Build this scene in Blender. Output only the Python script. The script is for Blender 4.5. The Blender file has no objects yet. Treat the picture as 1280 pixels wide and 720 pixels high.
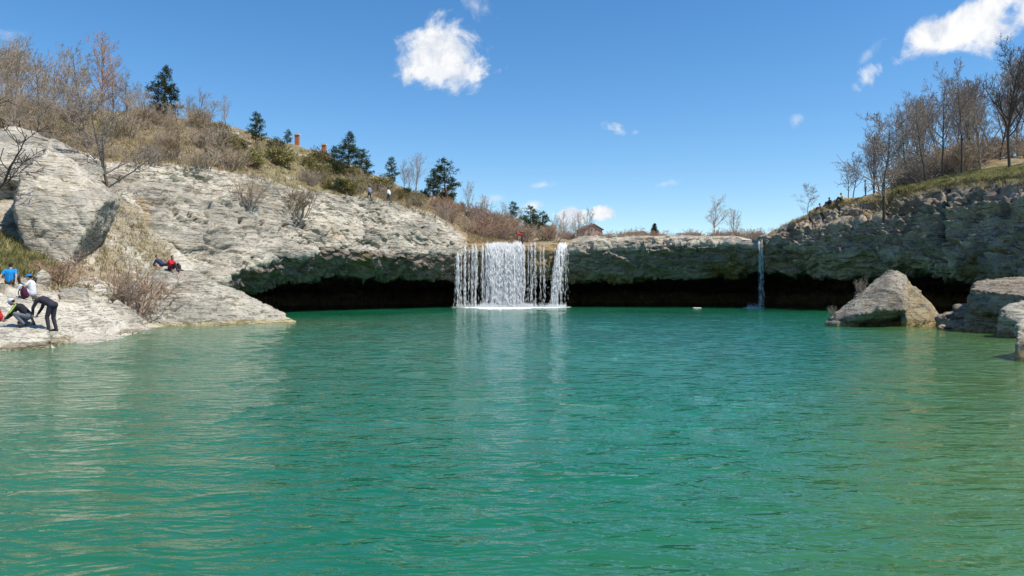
import bpy, bmesh, math, random
import numpy as np
from mathutils import Vector, Matrix, Euler
from mathutils.bvhtree import BVHTree

random.seed(7)
RNG = np.random.default_rng(11)
scene = bpy.context.scene
COL = scene.collection

# ------------------------------------------------------------------ camera
EYE, FPX, HOR = 1.88, 924.0, 365.0      # eye height over the pool, focal length and horizon in photo pixels
cam_data = bpy.data.cameras.new('camera')
cam = bpy.data.objects.new('camera', cam_data)
COL.objects.link(cam)
cam.location = (0, 0, EYE)
cam.rotation_euler = (math.radians(90), 0, 0)
cam_data.sensor_width = 36.0
cam_data.lens = 36.0 * FPX / 1280.0
cam_data.shift_y = (HOR - 360.0) / 1280.0
cam_data.clip_start = 0.1
cam_data.clip_end = 20000
scene.camera = cam

# ------------------------------------------------------------------ light
SUN_AZ = math.radians(112.0)            # from +Y towards +X
SUN_EL = math.radians(58.0)
sun_dir = Vector((math.sin(SUN_AZ) * math.cos(SUN_EL), math.cos(SUN_AZ) * math.cos(SUN_EL), math.sin(SUN_EL)))
sd = bpy.data.lights.new('sun', 'SUN')
sd.energy = 5.0
sd.angle = math.radians(0.53)
sd.color = (1.0, 0.95, 0.86)
so = bpy.data.objects.new('sun', sd)
COL.objects.link(so)
so.rotation_euler = (-sun_dir).to_track_quat('-Z', 'Y').to_euler()
so.location = (60, 20, 90)
SKY_STRENGTH = 0.15
EXPOSURE = 0.12

scene.view_settings.view_transform = 'Standard'
scene.view_settings.look = 'None'
scene.view_settings.gamma = 1.0
scene.view_settings.exposure = EXPOSURE
scene.view_settings.use_curve_mapping = False


class NT:
    """tiny helper for building node trees"""
    def __init__(self, tree):
        self.t = tree
        tree.nodes.clear()

    def n(self, kind, props=None, **ins):
        nd = self.t.nodes.new(kind)
        for k, v in (props or {}).items():
            setattr(nd, k, v)
        for k, v in ins.items():
            key = int(k[1:]) if k[0] == 'i' and k[1:].isdigit() else k.replace('_', ' ')
            self.put(nd.inputs[key], v)
        return nd

    def put(self, sock, v):
        if hasattr(v, 'bl_idname') and hasattr(v, 'is_output'):
            self.t.links.new(v, sock)
        elif isinstance(v, bpy.types.Node):
            self.t.links.new(v.outputs[0], sock)
        else:
            sock.default_value = v

    def math(self, op, a, b=0.0, c=0.0, clamp=False):
        return self.n('ShaderNodeMath', {'operation': op, 'use_clamp': clamp}, i0=a, i1=b, i2=c).outputs[0]

    def vmath(self, op, a, b=(0, 0, 0)):
        nd = self.n('ShaderNodeVectorMath', {'operation': op}, i0=a, i1=b)
        return nd.outputs['Value'] if op in ('DOT_PRODUCT', 'LENGTH', 'DISTANCE') else nd.outputs[0]

    def noise(self, vec, scale, detail=4.0, rough=0.55, dist=0.0):
        return self.n('ShaderNodeTexNoise', None, Vector=vec, Scale=scale, Detail=detail, Roughness=rough, Distortion=dist).outputs[0]

    def ramp(self, fac, a, b, lo=0.0, hi=1.0):
        return self.n('ShaderNodeMapRange', {'interpolation_type': 'SMOOTHSTEP'}, i0=fac, i1=a, i2=b, i3=lo, i4=hi).outputs[0]

    def mix(self, fac, a, b, blend='MIX'):
        nd = self.n('ShaderNodeMix', {'data_type': 'RGBA', 'blend_type': blend})
        self.put(nd.inputs[0], fac)
        self.put(nd.inputs[6], a if not isinstance(a, tuple) else (*a[:3], 1))
        self.put(nd.inputs[7], b if not isinstance(b, tuple) else (*b[:3], 1))
        return nd.outputs[2]


# ------------------------------------------------------------------ world: clear sky with a few fair-weather clouds
world = bpy.data.worlds.new('World')
scene.world = world
world.use_nodes = True
W = NT(world.node_tree)
sky = W.n('ShaderNodeTexSky', {'sky_type': 'NISHITA', 'sun_disc': False, 'sun_elevation': SUN_EL,
                               'sun_rotation': SUN_AZ, 'altitude': 300.0, 'air_density': 1.0,
                               'dust_density': 0.1, 'ozone_density': 2.2})
wdir = W.n('ShaderNodeTexCoord').outputs['Generated']
def sky_dir(px, py):
    return Vector(((px - 640) / FPX, 1.0, (HOR - py) / FPX)).normalized()
# px, py, half width, half height, tilt (deg), density, noise frequency
CLOUDS = [
    (552, 67, 66, 46, 8, 1.30, 15.0),
    (560, 84, 58, 24, -6, 0.9, 22.0),
    (596, 8, 20, 26, 75, 0.52, 34.0),
    (1208, 30, 118, 27, 24, 1.05, 17.0),
    (1330, -6, 130, 42, 18, 1.10, 14.0),
    (1082, 72, 34, 10, 52, 0.34, 36.0),
    (771, 162, 27, 12, -12, 0.72, 40.0),
    (795, 165, 11, 7, 10, 0.55, 50.0),
    (716, 269, 27, 14, 4, 0.95, 40.0),
    (753, 267, 25, 10, -3, 0.95, 40.0),
    (680, 231, 27, 8, 6, 0.55, 44.0),
    (664, 258, 34, 11, 4, 0.75, 38.0),
    (604, 250, 30, 9, 4, 0.60, 38.0),
    (830, 230, 30, 8, 8, 0.40, 40.0),
    (994, 150, 15, 13, 60, 0.30, 44.0),
    (10, 42, 26, 12, 8, 0.42, 40.0),
    # the same weather outside the picture
    (-500, -60, 120, 50, 10, 1.0, 14.0),
    (1900, 120, 140, 45, 0, 1.0, 14.0),
]
puff = {15: W.noise(wdir, 15.0, 8.0, 0.62, 0.35), 24: W.noise(wdir, 26.0, 7.0, 0.62, 0.3), 40: W.noise(wdir, 44.0, 6.0, 0.6, 0.3)}
cover = None
for (px, py, rx, ry, tilt, dens, freq) in CLOUDS:
    c = sky_dir(px, py)
    right = Vector((c.y, -c.x, 0)).normalized()
    up = right.cross(c).normalized()
    ca, sa = math.cos(math.radians(tilt)), math.sin(math.radians(tilt))
    ax, ay = right * ca + up * sa, up * ca - right * sa
    k = c.y / FPX                                 # radians per photo pixel there
    rel = W.vmath('SUBTRACT', wdir, tuple(c))
    a = W.math('DIVIDE', W.vmath('DOT_PRODUCT', rel, tuple(ax)), rx * k)
    b = W.math('DIVIDE', W.vmath('DOT_PRODUCT', rel, tuple(ay)), ry * k)
    rr = W.math('SQRT', W.math('ADD', W.math('MULTIPLY', a, a), W.math('MULTIPLY', b, b)))
    nz = puff[15 if freq < 19 else 24 if freq < 30 else 40]
    body = W.math('ADD', W.math('SUBTRACT', 0.95 if dens > 0.8 else 0.8, rr), W.math('MULTIPLY', W.math('SUBTRACT', nz, 0.5), 2.4))
    m = W.math('MULTIPLY', W.ramp(body, 0.0, 0.5 if dens > 0.8 else 1.0), W.ramp(rr, 2.2, 1.2))
    m = W.math('MULTIPLY', m, min(1.0, dens), clamp=True)
    cover = m if cover is None else W.math('MAXIMUM', cover, m)
lit = W.mix(W.ramp(puff[24], 0.34, 0.60), (0.66, 0.73, 0.84), (1.0, 1.0, 1.0))
lit = W.mix(1.0, lit, tuple([0.92 / SKY_STRENGTH] * 3), 'MULTIPLY')
skyc = W.n('ShaderNodeHueSaturation', None, Hue=0.5, Saturation=1.30, Value=1.0, Color=sky.outputs[0])
wcol = W.mix(cover, skyc.outputs[0], lit)
bg = W.n('ShaderNodeBackground', None, Color=wcol, Strength=SKY_STRENGTH)
wo = W.n('ShaderNodeOutputWorld')
W.put(wo.inputs['Surface'], bg.outputs[0])


# ------------------------------------------------------------------ helpers
def P(px, py, d):
    """the place that lies d metres out and is seen at photo pixel (px, py)"""
    return np.array([(px - 640) / FPX * d, d, EYE + (HOR - py) / FPX * d])


def tag(o, label=None, cat=None, group=None, kind=None):
    if label: o['label'] = label
    if cat: o['category'] = cat
    if group: o['group'] = group
    if kind: o['kind'] = kind
    return o


def link(name, mesh, mat=None, parent=None):
    o = bpy.data.objects.new(name, mesh)
    COL.objects.link(o)
    if mat is not None and len(mesh.materials) == 0:
        mesh.materials.append(mat)
    if parent is not None:
        o.parent = parent
    return o


def empty(name, loc, rz=0.0, sc=1.0):
    o = bpy.data.objects.new(name, None)
    COL.objects.link(o)
    o.empty_display_size = 0.2
    o.location = loc
    o.rotation_euler = (0, 0, rz)
    o.scale = (sc, sc, sc) if not isinstance(sc, tuple) else sc
    return o


def np_mesh(name, verts, faces, smooth=True):
    """verts (n,3); faces (m,3) or (m,4)"""
    verts = np.ascontiguousarray(verts, dtype=np.float32)
    faces = np.ascontiguousarray(faces, dtype=np.int32)
    me = bpy.data.meshes.new(name)
    k = faces.shape[1]
    me.vertices.add(len(verts))
    me.vertices.foreach_set('co', verts.ravel())
    me.loops.add(faces.size)
    me.loops.foreach_set('vertex_index', faces.ravel())
    me.polygons.add(len(faces))
    me.polygons.foreach_set('loop_start', np.arange(0, faces.size, k, dtype=np.int32))
    me.polygons.foreach_set('loop_total', np.full(len(faces), k, dtype=np.int32))
    me.polygons.foreach_set('use_smooth', np.full(len(faces), smooth, dtype=bool))
    me.update(calc_edges=True)
    me.validate()
    return me


def set_mask(me, cols):
    at = me.color_attributes.new('cover', 'FLOAT_COLOR', 'POINT')
    c = np.ones((len(me.vertices), 4), dtype=np.float32)
    c[:, :cols.shape[1]] = cols
    at.data.foreach_set('color', c.ravel())


def grid_faces(nr, nc):
    i = np.arange(nr * nc).reshape(nr, nc)
    return np.stack([i[:-1, :-1], i[:-1, 1:], i[1:, 1:], i[1:, :-1]], -1).reshape(-1, 4)


# vectorised gradient noise
_G = RNG.normal(size=(256, 3)); _G /= np.linalg.norm(_G, axis=1)[:, None]
def _hash(x, y, z, seed):
    h = (x.astype(np.uint32) * np.uint32(374761393) + y.astype(np.uint32) * np.uint32(668265263)
         + z.astype(np.uint32) * np.uint32(2147483647) + np.uint32(seed * 974711 + 17))
    h = (h ^ (h >> np.uint32(13))) * np.uint32(1274126177)
    return h ^ (h >> np.uint32(16))


def perlin(p, seed=0):
    p = np.asarray(p, dtype=np.float64)
    pi = np.floor(p).astype(np.int64)
    f = p - pi
    u = f * f * f * (f * (f * 6 - 15) + 10)
    out = np.zeros(len(p))
    for dx in (0, 1):
        wx = u[:, 0] if dx else 1 - u[:, 0]
        for dy in (0, 1):
            wy = u[:, 1] if dy else 1 - u[:, 1]
            for dz in (0, 1):
                wz = u[:, 2] if dz else 1 - u[:, 2]
                g = _G[_hash(pi[:, 0] + dx, pi[:, 1] + dy, pi[:, 2] + dz, seed) & np.uint32(255)]
                out += wx * wy * wz * (g[:, 0] * (f[:, 0] - dx) + g[:, 1] * (f[:, 1] - dy) + g[:, 2] * (f[:, 2] - dz))
    return out * 1.5


def fbm(p, octv=4, seed=0, gain=0.5, lac=2.03):
    a, s, out = 1.0, 1.0, 0.0
    for o in range(octv):
        out = out + a * perlin(np.asarray(p) * s, seed + o * 7)
        a *= gain; s *= lac
    return out


def ridged(p, octv=4, seed=0, gain=0.5):
    a, s, out = 1.0, 1.0, 0.0
    for o in range(octv):
        out = out + a * (1 - 2 * np.abs(perlin(np.asarray(p) * s, seed + o * 5)))
        a *= gain; s *= 2.1
    return out


def cells(p, seed=0):
    """cellular noise: (distance to the border, random value of the cell, tilt of its face)"""
    p = np.asarray(p, dtype=np.float64)
    pi = np.floor(p).astype(np.int64)
    f1 = np.full(len(p), 9.0); f2 = np.full(len(p), 9.0); idv = np.zeros(len(p)); fac = np.zeros(len(p))
    for dx in (-1, 0, 1):
        for dy in (-1, 0, 1):
            for dz in (-1, 0, 1):
                h = _hash(pi[:, 0] + dx, pi[:, 1] + dy, pi[:, 2] + dz, seed)
                off = np.stack([(h & np.uint32(255)), ((h >> np.uint32(8)) & np.uint32(255)), ((h >> np.uint32(16)) & np.uint32(255))], 1) / 255.0
                rel = pi + np.array([dx, dy, dz]) + off - p
                d = np.linalg.norm(rel, axis=1)
                v = ((h >> np.uint32(5)) & np.uint32(1023)) / 1023.0
                nearer = d < f1
                f2 = np.where(nearer, f1, np.minimum(f2, d))
                idv = np.where(nearer, v, idv)
                fac = np.where(nearer, (rel * _G[(h >> np.uint32(3)) & np.uint32(255)]).sum(1), fac)
                f1 = np.where(nearer, d, f1)
    return f2 - f1, idv, fac


def smooth01(x, a, b):
    t = np.clip((x - a) / (b - a), 0, 1)
    return t * t * (3 - 2 * t)


def gsmooth(a, n):
    if n < 1: return a
    k = np.hanning(2 * n + 3)[1:-1]; k /= k.sum()
    pad = np.concatenate([np.repeat(a[:1], n, 0), a, np.repeat(a[-1:], n, 0)])
    return np.convolve(pad, k, 'valid')


def grid_normals(g):
    du = np.gradient(g, axis=1); dv = np.gradient(g, axis=0)
    n = np.cross(du, dv)
    return n / np.maximum(np.linalg.norm(n, axis=2, keepdims=True), 1e-9)


def poly_dist(px, py, line):
    """distance in photo pixels of many points to a polyline"""
    d = np.full(px.shape, 1e9)
    for (x0, y0), (x1, y1) in zip(line[:-1], line[1:]):
        vx, vy = x1 - x0, y1 - y0
        t = np.clip(((px - x0) * vx + (py - y0) * vy) / (vx * vx + vy * vy), 0, 1)
        d = np.minimum(d, np.hypot(px - x0 - t * vx, py - y0 - t * vy))
    return d


# ------------------------------------------------------------------ materials
def new_mat(name):
    m = bpy.data.materials.new(name)
    m.use_nodes = True
    return m, NT(m.node_tree)


def finish(T, color, rough=0.9, bump=None, bstr=0.5, bdist=0.05, spec=0.3, **extra):
    b = T.n('ShaderNodeBsdfPrincipled', None, Base_Color=color if not isinstance(color, tuple) else (*color[:3], 1), Roughness=rough)
    b.inputs['Specular IOR Level'].default_value = spec
    for k, v in extra.items():
        T.put(b.inputs[k.replace('_', ' ')], v)
    if bump is not None:
        bn = T.n('ShaderNodeBump', None, Strength=bstr, Distance=bdist, Height=bump)
        T.put(b.inputs['Normal'], bn.outputs[0])
    o = T.n('ShaderNodeOutputMaterial')
    T.put(o.inputs['Surface'], b.outputs[0])


def plain(name, col, rough=0.8, var=0.12, scale=12.0, spec=0.3):
    m, T = new_mat(name)
    co = T.n('ShaderNodeTexCoord').outputs['Object']
    nz = T.noise(co, scale, 4.0)
    c = T.mix(T.ramp(nz, 0.3, 0.7), tuple(x * (1 - var) for x in col), tuple(min(1, x * (1 + var)) for x in col))
    finish(T, c, rough, nz, 0.25, 0.01, spec)
    return m


def rock_material(name, pale, grey, warm, use_cover=True, scale=1.0, moss=(0.155, 0.108, 0.038), soil_tint=(0.36, 0.255, 0.135), stain_shade=(0.135, 0.105, 0.082), object_space=False, bedding=1.0):
    m, T = new_mat(name)
    tc = T.n('ShaderNodeTexCoord')
    co = tc.outputs['Object'] if object_space else T.n('ShaderNodeNewGeometry').outputs['Position']
    mp = T.n('ShaderNodeMapping', None, Vector=co)
    mp.inputs['Scale'].default_value = (1.0, 1.0, 2.2)
    big = T.noise(mp.outputs[0], 0.22 * scale, 6.0, 0.6)
    mid = T.noise(mp.outputs[0], 1.1 * scale, 7.0, 0.65, 0.3)
    fine = T.noise(mp.outputs[0], 5.5 * scale, 8.0, 0.7)
    c = T.mix(T.ramp(big, 0.40, 0.60), pale, tuple(x * 0.88 for x in grey))
    c = T.mix(T.math('MULTIPLY', T.ramp(mid, 0.48, 0.68), 0.75), c, warm)
    c = T.mix(T.math('MULTIPLY', T.ramp(fine, 0.51, 0.66), 0.8), c, tuple(x * 0.40 for x in grey))
    c = T.mix(T.math('MULTIPLY', T.ramp(fine, 0.48, 0.30), 0.45), c, tuple(min(0.8, x * 1.35) for x in pale))
    # bedding: thin dark partings and paler seams
    bp_ = T.n('ShaderNodeMapping', None, Vector=co)
    bp_.inputs['Scale'].default_value = (0.22, 0.22, 3.2); bp_.inputs['Rotation'].default_value = (0.05, 0.0, 0.0)
    bedn = T.noise(bp_.outputs[0], 0.8 * scale, 5.0, 0.6, 0.5)
    line = T.math('MULTIPLY', T.ramp(T.math('ABSOLUTE', T.math('SUBTRACT', bedn, 0.5)), 0.022, 0.004), T.ramp(mid, 0.40, 0.55))
    c = T.mix(T.math('MULTIPLY', line, 0.7 * bedding), c, tuple(x * 0.35 for x in grey))
    c = T.mix(T.math('MULTIPLY', T.ramp(bedn, 0.56, 0.66), 0.35 * bedding), c, tuple(x * 0.7 for x in grey))
    # dark lichen specks
    vor = T.n('ShaderNodeTexVoronoi', {'feature': 'F1'}, Vector=mp.outputs[0], Scale=3.2 * scale)
    sp = T.math('MULTIPLY', T.ramp(vor.outputs['Distance'], 0.22, 0.08), T.ramp(mid, 0.52, 0.62))
    c = T.mix(T.math('MULTIPLY', sp, 0.6), c, stain_shade)
    if use_cover:
        at = T.n('ShaderNodeAttribute', {'attribute_name': 'cover'})
        sep = T.n('ShaderNodeSeparateColor', None, Color=at.outputs['Color'])
        nm = T.noise(co, 1.6, 7.0, 0.68)
        def msk(ch, k=1.0):
            s = T.math('ADD', sep.outputs[ch], T.math('MULTIPLY', T.math('SUBTRACT', nm, 0.5), 1.3))
            return T.math('MULTIPLY', T.ramp(s, 0.28, 0.62), T.math('MULTIPLY', sep.outputs[ch], 1.4, clamp=True), clamp=True)
        stn_shade = T.mix(T.ramp(fine, 0.35, 0.65), stain_shade, tuple(x * 2.2 for x in stain_shade))
        c = T.mix(T.math('MULTIPLY', msk(2), 0.9), c, stn_shade)  # dark weathering, damp and the painted overhang shade
        ms = T.mix(T.ramp(fine, 0.35, 0.65), tuple(x * 0.6 for x in moss), tuple(x * 1.9 for x in moss))
        ms = T.mix(T.ramp(T.noise(co, 0.7, 3.0), 0.50, 0.62), ms, (0.34, 0.26, 0.14))
        c = T.mix(msk(0), c, ms)
        sl = T.mix(T.ramp(fine, 0.35, 0.65), tuple(x * 0.65 for x in soil_tint), tuple(x * 1.35 for x in soil_tint))
        c = T.mix(msk(1), c, sl)
    h = T.math('ADD', T.math('MULTIPLY', mid, 0.6), T.math('MULTIPLY', fine, 0.5))
    h = T.math('SUBTRACT', h, T.math('MULTIPLY', line, 0.35))
    crack = T.n('ShaderNodeTexVoronoi', {'feature': 'DISTANCE_TO_EDGE'}, Vector=T.vmath('ADD', mp.outputs[0], T.n('ShaderNodeTexNoise', None, Vector=mp.outputs[0], Scale=1.5, Detail=3.0).outputs['Color']), Scale=0.42 * scale)
    h = T.math('ADD', h, T.math('MULTIPLY', T.ramp(crack.outputs['Distance'], 0.0, 0.03), 0.16))
    finish(T, c, 0.92, h, 1.0, 0.19, 0.2)
    return m


M = {}
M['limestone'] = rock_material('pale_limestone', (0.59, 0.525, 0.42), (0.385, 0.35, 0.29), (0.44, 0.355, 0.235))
M['bank'] = rock_material('sunlit_bank_rock', (0.74, 0.67, 0.54), (0.62, 0.55, 0.44), (0.58, 0.47, 0.31), scale=1.6, bedding=0.35, soil_tint=(0.38, 0.315, 0.215))
M['boulder'] = rock_material('boulder_rock', (0.60, 0.54, 0.43), (0.44, 0.40, 0.33), (0.48, 0.39, 0.26), scale=1.8, bedding=0.7, soil_tint=(0.48, 0.39, 0.22))
M['boulder_dark'] = rock_material('darker_boulder_rock', (0.44, 0.385, 0.30), (0.27, 0.245, 0.205), (0.36, 0.265, 0.15), scale=1.8, soil_tint=(0.44, 0.33, 0.16))
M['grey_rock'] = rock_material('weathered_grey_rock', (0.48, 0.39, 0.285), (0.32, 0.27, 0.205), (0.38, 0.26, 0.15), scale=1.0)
M['brown_rock'] = rock_material('brown_slab_rock', (0.40, 0.33, 0.25), (0.30, 0.25, 0.19), (0.36, 0.26, 0.16), scale=1.6)


def ground_material():
    m, T = new_mat('dry_grass_ground')
    co = T.n('ShaderNodeNewGeometry').outputs['Position']
    at = T.n('ShaderNodeAttribute', {'attribute_name': 'cover'})
    sep = T.n('ShaderNodeSeparateColor', None, Color=at.outputs['Color'])
    a = T.noise(co, 0.12, 5.0, 0.6); b = T.noise(co, 0.9, 7.0, 0.7); f = T.noise(co, 5.0, 6.0, 0.7)
    c = T.mix(T.ramp(b, 0.35, 0.65), (0.22, 0.165, 0.09), (0.36, 0.29, 0.17))
    c = T.mix(T.ramp(f, 0.45, 0.75), c, (0.13, 0.095, 0.055))
    g = T.math('ADD', T.math('MULTIPLY', T.math('SUBTRACT', b, 0.5), 1.2), sep.outputs[0])
    c = T.mix(T.ramp(g, 0.35, 0.75), c, T.mix(f, (0.07, 0.09, 0.02), (0.20, 0.22, 0.07)))
    r = T.math('ADD', T.math('MULTIPLY', T.math('SUBTRACT', b, 0.5), 2.2), sep.outputs[1])
    c = T.mix(T.ramp(r, 0.55, 0.75), c, T.mix(f, (0.36, 0.33, 0.27), (0.58, 0.53, 0.43)))
    finish(T, c, 0.95, T.math('ADD', b, T.math('MULTIPLY', f, 0.5)), 0.8, 0.2, 0.1)
    return m
M['ground'] = ground_material()


def leaf_material(name, dark, light, trans=0.25):
    m, T = new_mat(name)
    co = T.n('ShaderNodeNewGeometry').outputs['Position']
    rnd = T.n('ShaderNodeObjectInfo').outputs['Random']
    nz = T.noise(co, 2.2, 3.0)
    c = T.mix(T.ramp(nz, 0.32, 0.68), dark, light)
    hsv = T.n('ShaderNodeHueSaturation', None, Hue=T.math('ADD', 0.485, T.math('MULTIPLY', rnd, 0.03)), Saturation=0.95, Value=T.math('ADD', 0.8, T.math('MULTIPLY', rnd, 0.4)), Color=c)
    d = T.n('ShaderNodeBsdfDiffuse', None, Color=hsv.outputs[0])
    t = T.n('ShaderNodeBsdfTranslucent', None, Color=hsv.outputs[0])
    mx = T.n('ShaderNodeMixShader', None, i0=trans)
    T.put(mx.inputs[1], d.outputs[0]); T.put(mx.inputs[2], t.outputs[0])
    o = T.n('ShaderNodeOutputMaterial'); T.put(o.inputs['Surface'], mx.outputs[0])
    return m
M['pine'] = leaf_material('pine_needles', (0.035, 0.055, 0.024), (0.105, 0.130, 0.055))
M['olive'] = leaf_material('olive_leaves', (0.15, 0.13, 0.045), (0.36, 0.30, 0.12))
M['spruce'] = leaf_material('dark_spruce_needles', (0.010, 0.020, 0.014), (0.024, 0.044, 0.026))
M['straw'] = leaf_material('dry_grass_blades', (0.28, 0.21, 0.10), (0.52, 0.43, 0.24))
M['grass'] = leaf_material('green_grass_blades', (0.20, 0.19, 0.06), (0.44, 0.41, 0.16))


def bark(name, a, b):
    m, T = new_mat(name)
    co = T.n('ShaderNodeTexCoord').outputs['Object']
    rnd = T.n('ShaderNodeObjectInfo').outputs['Random']
    nz = T.noise(co, 3.0, 5.0, 0.65)
    c = T.mix(nz, a, b)
    h = T.n('ShaderNodeHueSaturation', None, Hue=0.5, Saturation=T.math('ADD', 0.75, T.math('MULTIPLY', rnd, 0.4)), Value=T.math('ADD', 0.75, T.math('MULTIPLY', rnd, 0.5)), Color=c)
    finish(T, h.outputs[0], 0.9, nz, 0.4, 0.03, 0.15)
    return m
M['bark'] = bark('grey_brown_bark', (0.19, 0.15, 0.125), (0.38, 0.315, 0.27))
M['bark_dark'] = bark('dark_bark', (0.065, 0.05, 0.042), (0.16, 0.125, 0.10))
M['twig'] = bark('brown_twigs', (0.32, 0.245, 0.175), (0.52, 0.42, 0.31))
M['twig_red'] = bark('reddish_twigs', (0.28, 0.18, 0.125), (0.46, 0.32, 0.23))
# ------------------------------------------------------------------ the cliff horseshoe
# photo column | rim | ledge | mid wall | lip | underside | mouth of the cave : each (row, metres out)
ST = [
    (-260, (190, 48.0), (235, 46.5), (280, 45.0), (372, 42), (378, 43), (392, 45)),
    (-40, (195, 51.25), (235, 49.75), (280, 48.25), (372, 46), (378, 47), (392, 49)),
    (60, (194, 53.25), (235, 51.75), (272, 50.25), (372, 48), (378, 49), (392, 51)),
    (150, (205, 55.25), (240, 53.75), (278, 52.25), (374, 50), (380, 51), (392, 53)),
    (200, (206, 57.25), (240, 55.75), (282, 54.25), (378, 52), (383, 53), (392, 55)),
    (240, (209, 60.12), (245, 58.62), (285, 56.75), (372, 54.5), (378, 56), (388, 58)),
    (268, (213, 62.25), (250, 60.75), (290, 58.88), (352, 57), (358, 58.5), (368, 61)),
    (300, (219, 64.25), (250, 62.75), (288, 60.88), (338, 59), (344, 60.3), (360, 63)),
    (335, (229, 66.88), (255, 65.37), (286, 63.5), (324, 62), (336, 63.3), (353, 66)),
    (365, (236, 69.13), (258, 67.85), (282, 66.5), (319, 65), (334, 66.3), (351, 69)),
    (390, (241, 71.58), (262, 70.3), (284, 68.95), (314, 67.3), (332, 68.6), (349, 71.3)),
    (402, (242, 72.65), (263, 71.37), (284, 70.02), (309, 68.6), (322, 69.5), (340, 71.5)),
    (440, (247, 76.28), (266, 75.15), (286, 73.87), (311, 72.6), (325, 73.5), (343, 75.5)),
    (480, (252, 80.37), (272, 79.25), (289, 78.2), (313, 77), (328, 77.9), (346, 79.9)),
    (520, (261, 84.75), (278, 83.25), (293, 82.2), (315, 81), (331, 81.9), (347, 83.9)),
    (555, (276, 90), (288, 87.8), (300, 86.4), (316, 85), (332, 85.9), (347, 87.9)),
    (575, (291, 92), (298, 90), (305, 88.6), (316, 87.5), (333, 88.4), (347, 90.4)),
    (588, (303, 93.5), (304.5, 91.2), (307, 90), (314, 89.2), (333, 89.9), (347, 91.4)),
    (640, (304, 94), (304.6, 92), (306.5, 90.8), (313, 90), (332, 90.7), (347, 92.2)),
    (702, (304, 94), (304.6, 92), (306.5, 90.8), (314, 90), (332, 90.7), (348, 92.2)),
    (722, (299, 94), (301, 92.3), (305, 91.4), (313, 90.8), (332, 91.5), (350, 93)),
    (760, (297.5, 95), (299, 92.8), (303, 91.8), (311, 91), (331, 91.7), (351, 93.2)),
    (850, (296, 94), (297, 91.8), (300, 90.7), (306, 90), (329, 90.7), (349, 92.2)),
    (920, (296.5, 92), (297.5, 90), (300, 88.8), (305, 88), (326, 88.7), (345, 90.2)),
    (943, (302, 90.5), (303, 88.6), (305, 87.6), (309, 87), (324, 87.7), (336, 89.2)),
    (962, (296, 89), (297.5, 87.2), (301, 86), (308, 85.2), (323, 85.9), (337, 87.4)),
    (1000, (273, 87), (283, 84.8), (287, 82.6), (310, 81.4), (324, 82.1), (339, 83.6)),
    (1050, (252, 83), (280, 80), (283, 77.8), (320, 76.4), (333, 77.1), (343, 78.6)),
    (1100, (243, 79), (266, 75.8), (276, 73.6), (319, 72), (334, 72.7), (346, 74.2)),
    (1150, (235, 74), (258, 70.6), (284, 69), (323, 67.6), (333, 68.3), (342, 69.8)),
    (1200, (224, 69), (255, 65.4), (290, 64.2), (333, 62.8), (341, 63.5), (350, 65)),
    (1240, (220, 65), (255, 61.4), (290, 60.2), (337, 58.8), (346, 59.5), (355, 61)),
    (1285, (217, 61), (255, 57.8), (290, 56.6), (341, 55), (351, 55.7), (360, 57.2)),
    (1400, (206, 52), (250, 48.6), (290, 47.4), (348, 46), (355, 46.7), (364, 48.2)),
    (1600, (190, 43), (245, 40), (290, 39), (352, 38), (358, 38.7), (368, 40.2)),
]
st_px = np.array([s[0] for s in ST], float)
curves = {}
for j, nm in enumerate(['rim', 'ledge', 'mid', 'lip', 'und', 'mouth']):
    curves[nm] = (np.array([s[1 + j][0] for s in ST], float), np.array([s[1 + j][1] for s in ST], float))
lipx = (st_px - 640) / FPX * curves['lip'][1]
arc = np.concatenate([[0], np.cumsum(np.hypot(np.diff(lipx), np.diff(curves['lip'][1])))])
NC = 1250
ua = np.linspace(0, arc[-1], NC)
colpx = gsmooth(np.interp(ua, arc, st_px), 8)
pts = {}
for nm, (py, d) in curves.items():
    pyc = gsmooth(np.interp(colpx, st_px, py), 5)
    dc = gsmooth(np.interp(colpx, st_px, d), 9)
    pts[nm] = np.stack([(colpx - 640) / FPX * dc, dc, EYE + (HOR - pyc) / FPX * dc], 1)
ray = np.stack([(colpx - 640) / FPX, np.ones(NC), np.zeros(NC)], 1)
cav = smooth01(colpx, 262, 300)[:, None]
ceil_ = pts['mouth'] + ray * (7.0 * cav + 1.0)
ceil_[:, 2] = pts['mouth'][:, 2] + 0.9 * cav[:, 0]
deep = pts['mouth'] + ray * (30.0 * cav + 1.6)
deep[:, 2] = np.minimum(pts['mouth'][:, 2], 2.2)
back = pts['mouth'] + ray * (34.0 * cav + 2.0)
back[:, 2] = -2.5
over = pts['rim'] + ray * 3.5
over[:, 2] = pts['rim'][:, 2] - 0.15
order = [(back, deep, 10), (deep, ceil_, 34), (ceil_, pts['mouth'], 18), (pts['mouth'], pts['und'], 30), (pts['und'], pts['lip'], 30),
         (pts['lip'], pts['mid'], 44), (pts['mid'], pts['ledge'], 30), (pts['ledge'], pts['rim'], 34), (pts['rim'], over, 14)]
rows, rowt = [], []
for k, (a, b, n) in enumerate(order):
    for i in range(n):
        t = i / n
        rows.append(a * (1 - t) + b * t); rowt.append(k + t)
rows.append(over); rowt.append(len(order))
G = np.array(rows); rowt = np.array(rowt)
for _ in range(2):                               # ease the hard folds a little
    G[1:-1] = 0.25 * G[:-2] + 0.5 * G[1:-1] + 0.25 * G[2:]
NR = len(rows)
flat = G.reshape(-1, 3)
T_ = np.repeat(rowt, NC); PX = np.tile(colpx, NR)
nrm = grid_normals(G).reshape(-1, 3)
left = smooth01(PX, 610, 560); right_ = smooth01(PX, 930, 1000); mid_ = (1 - left) * (1 - right_)
wall = smooth01(T_, 4.6, 5.2)                     # above the lip
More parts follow.
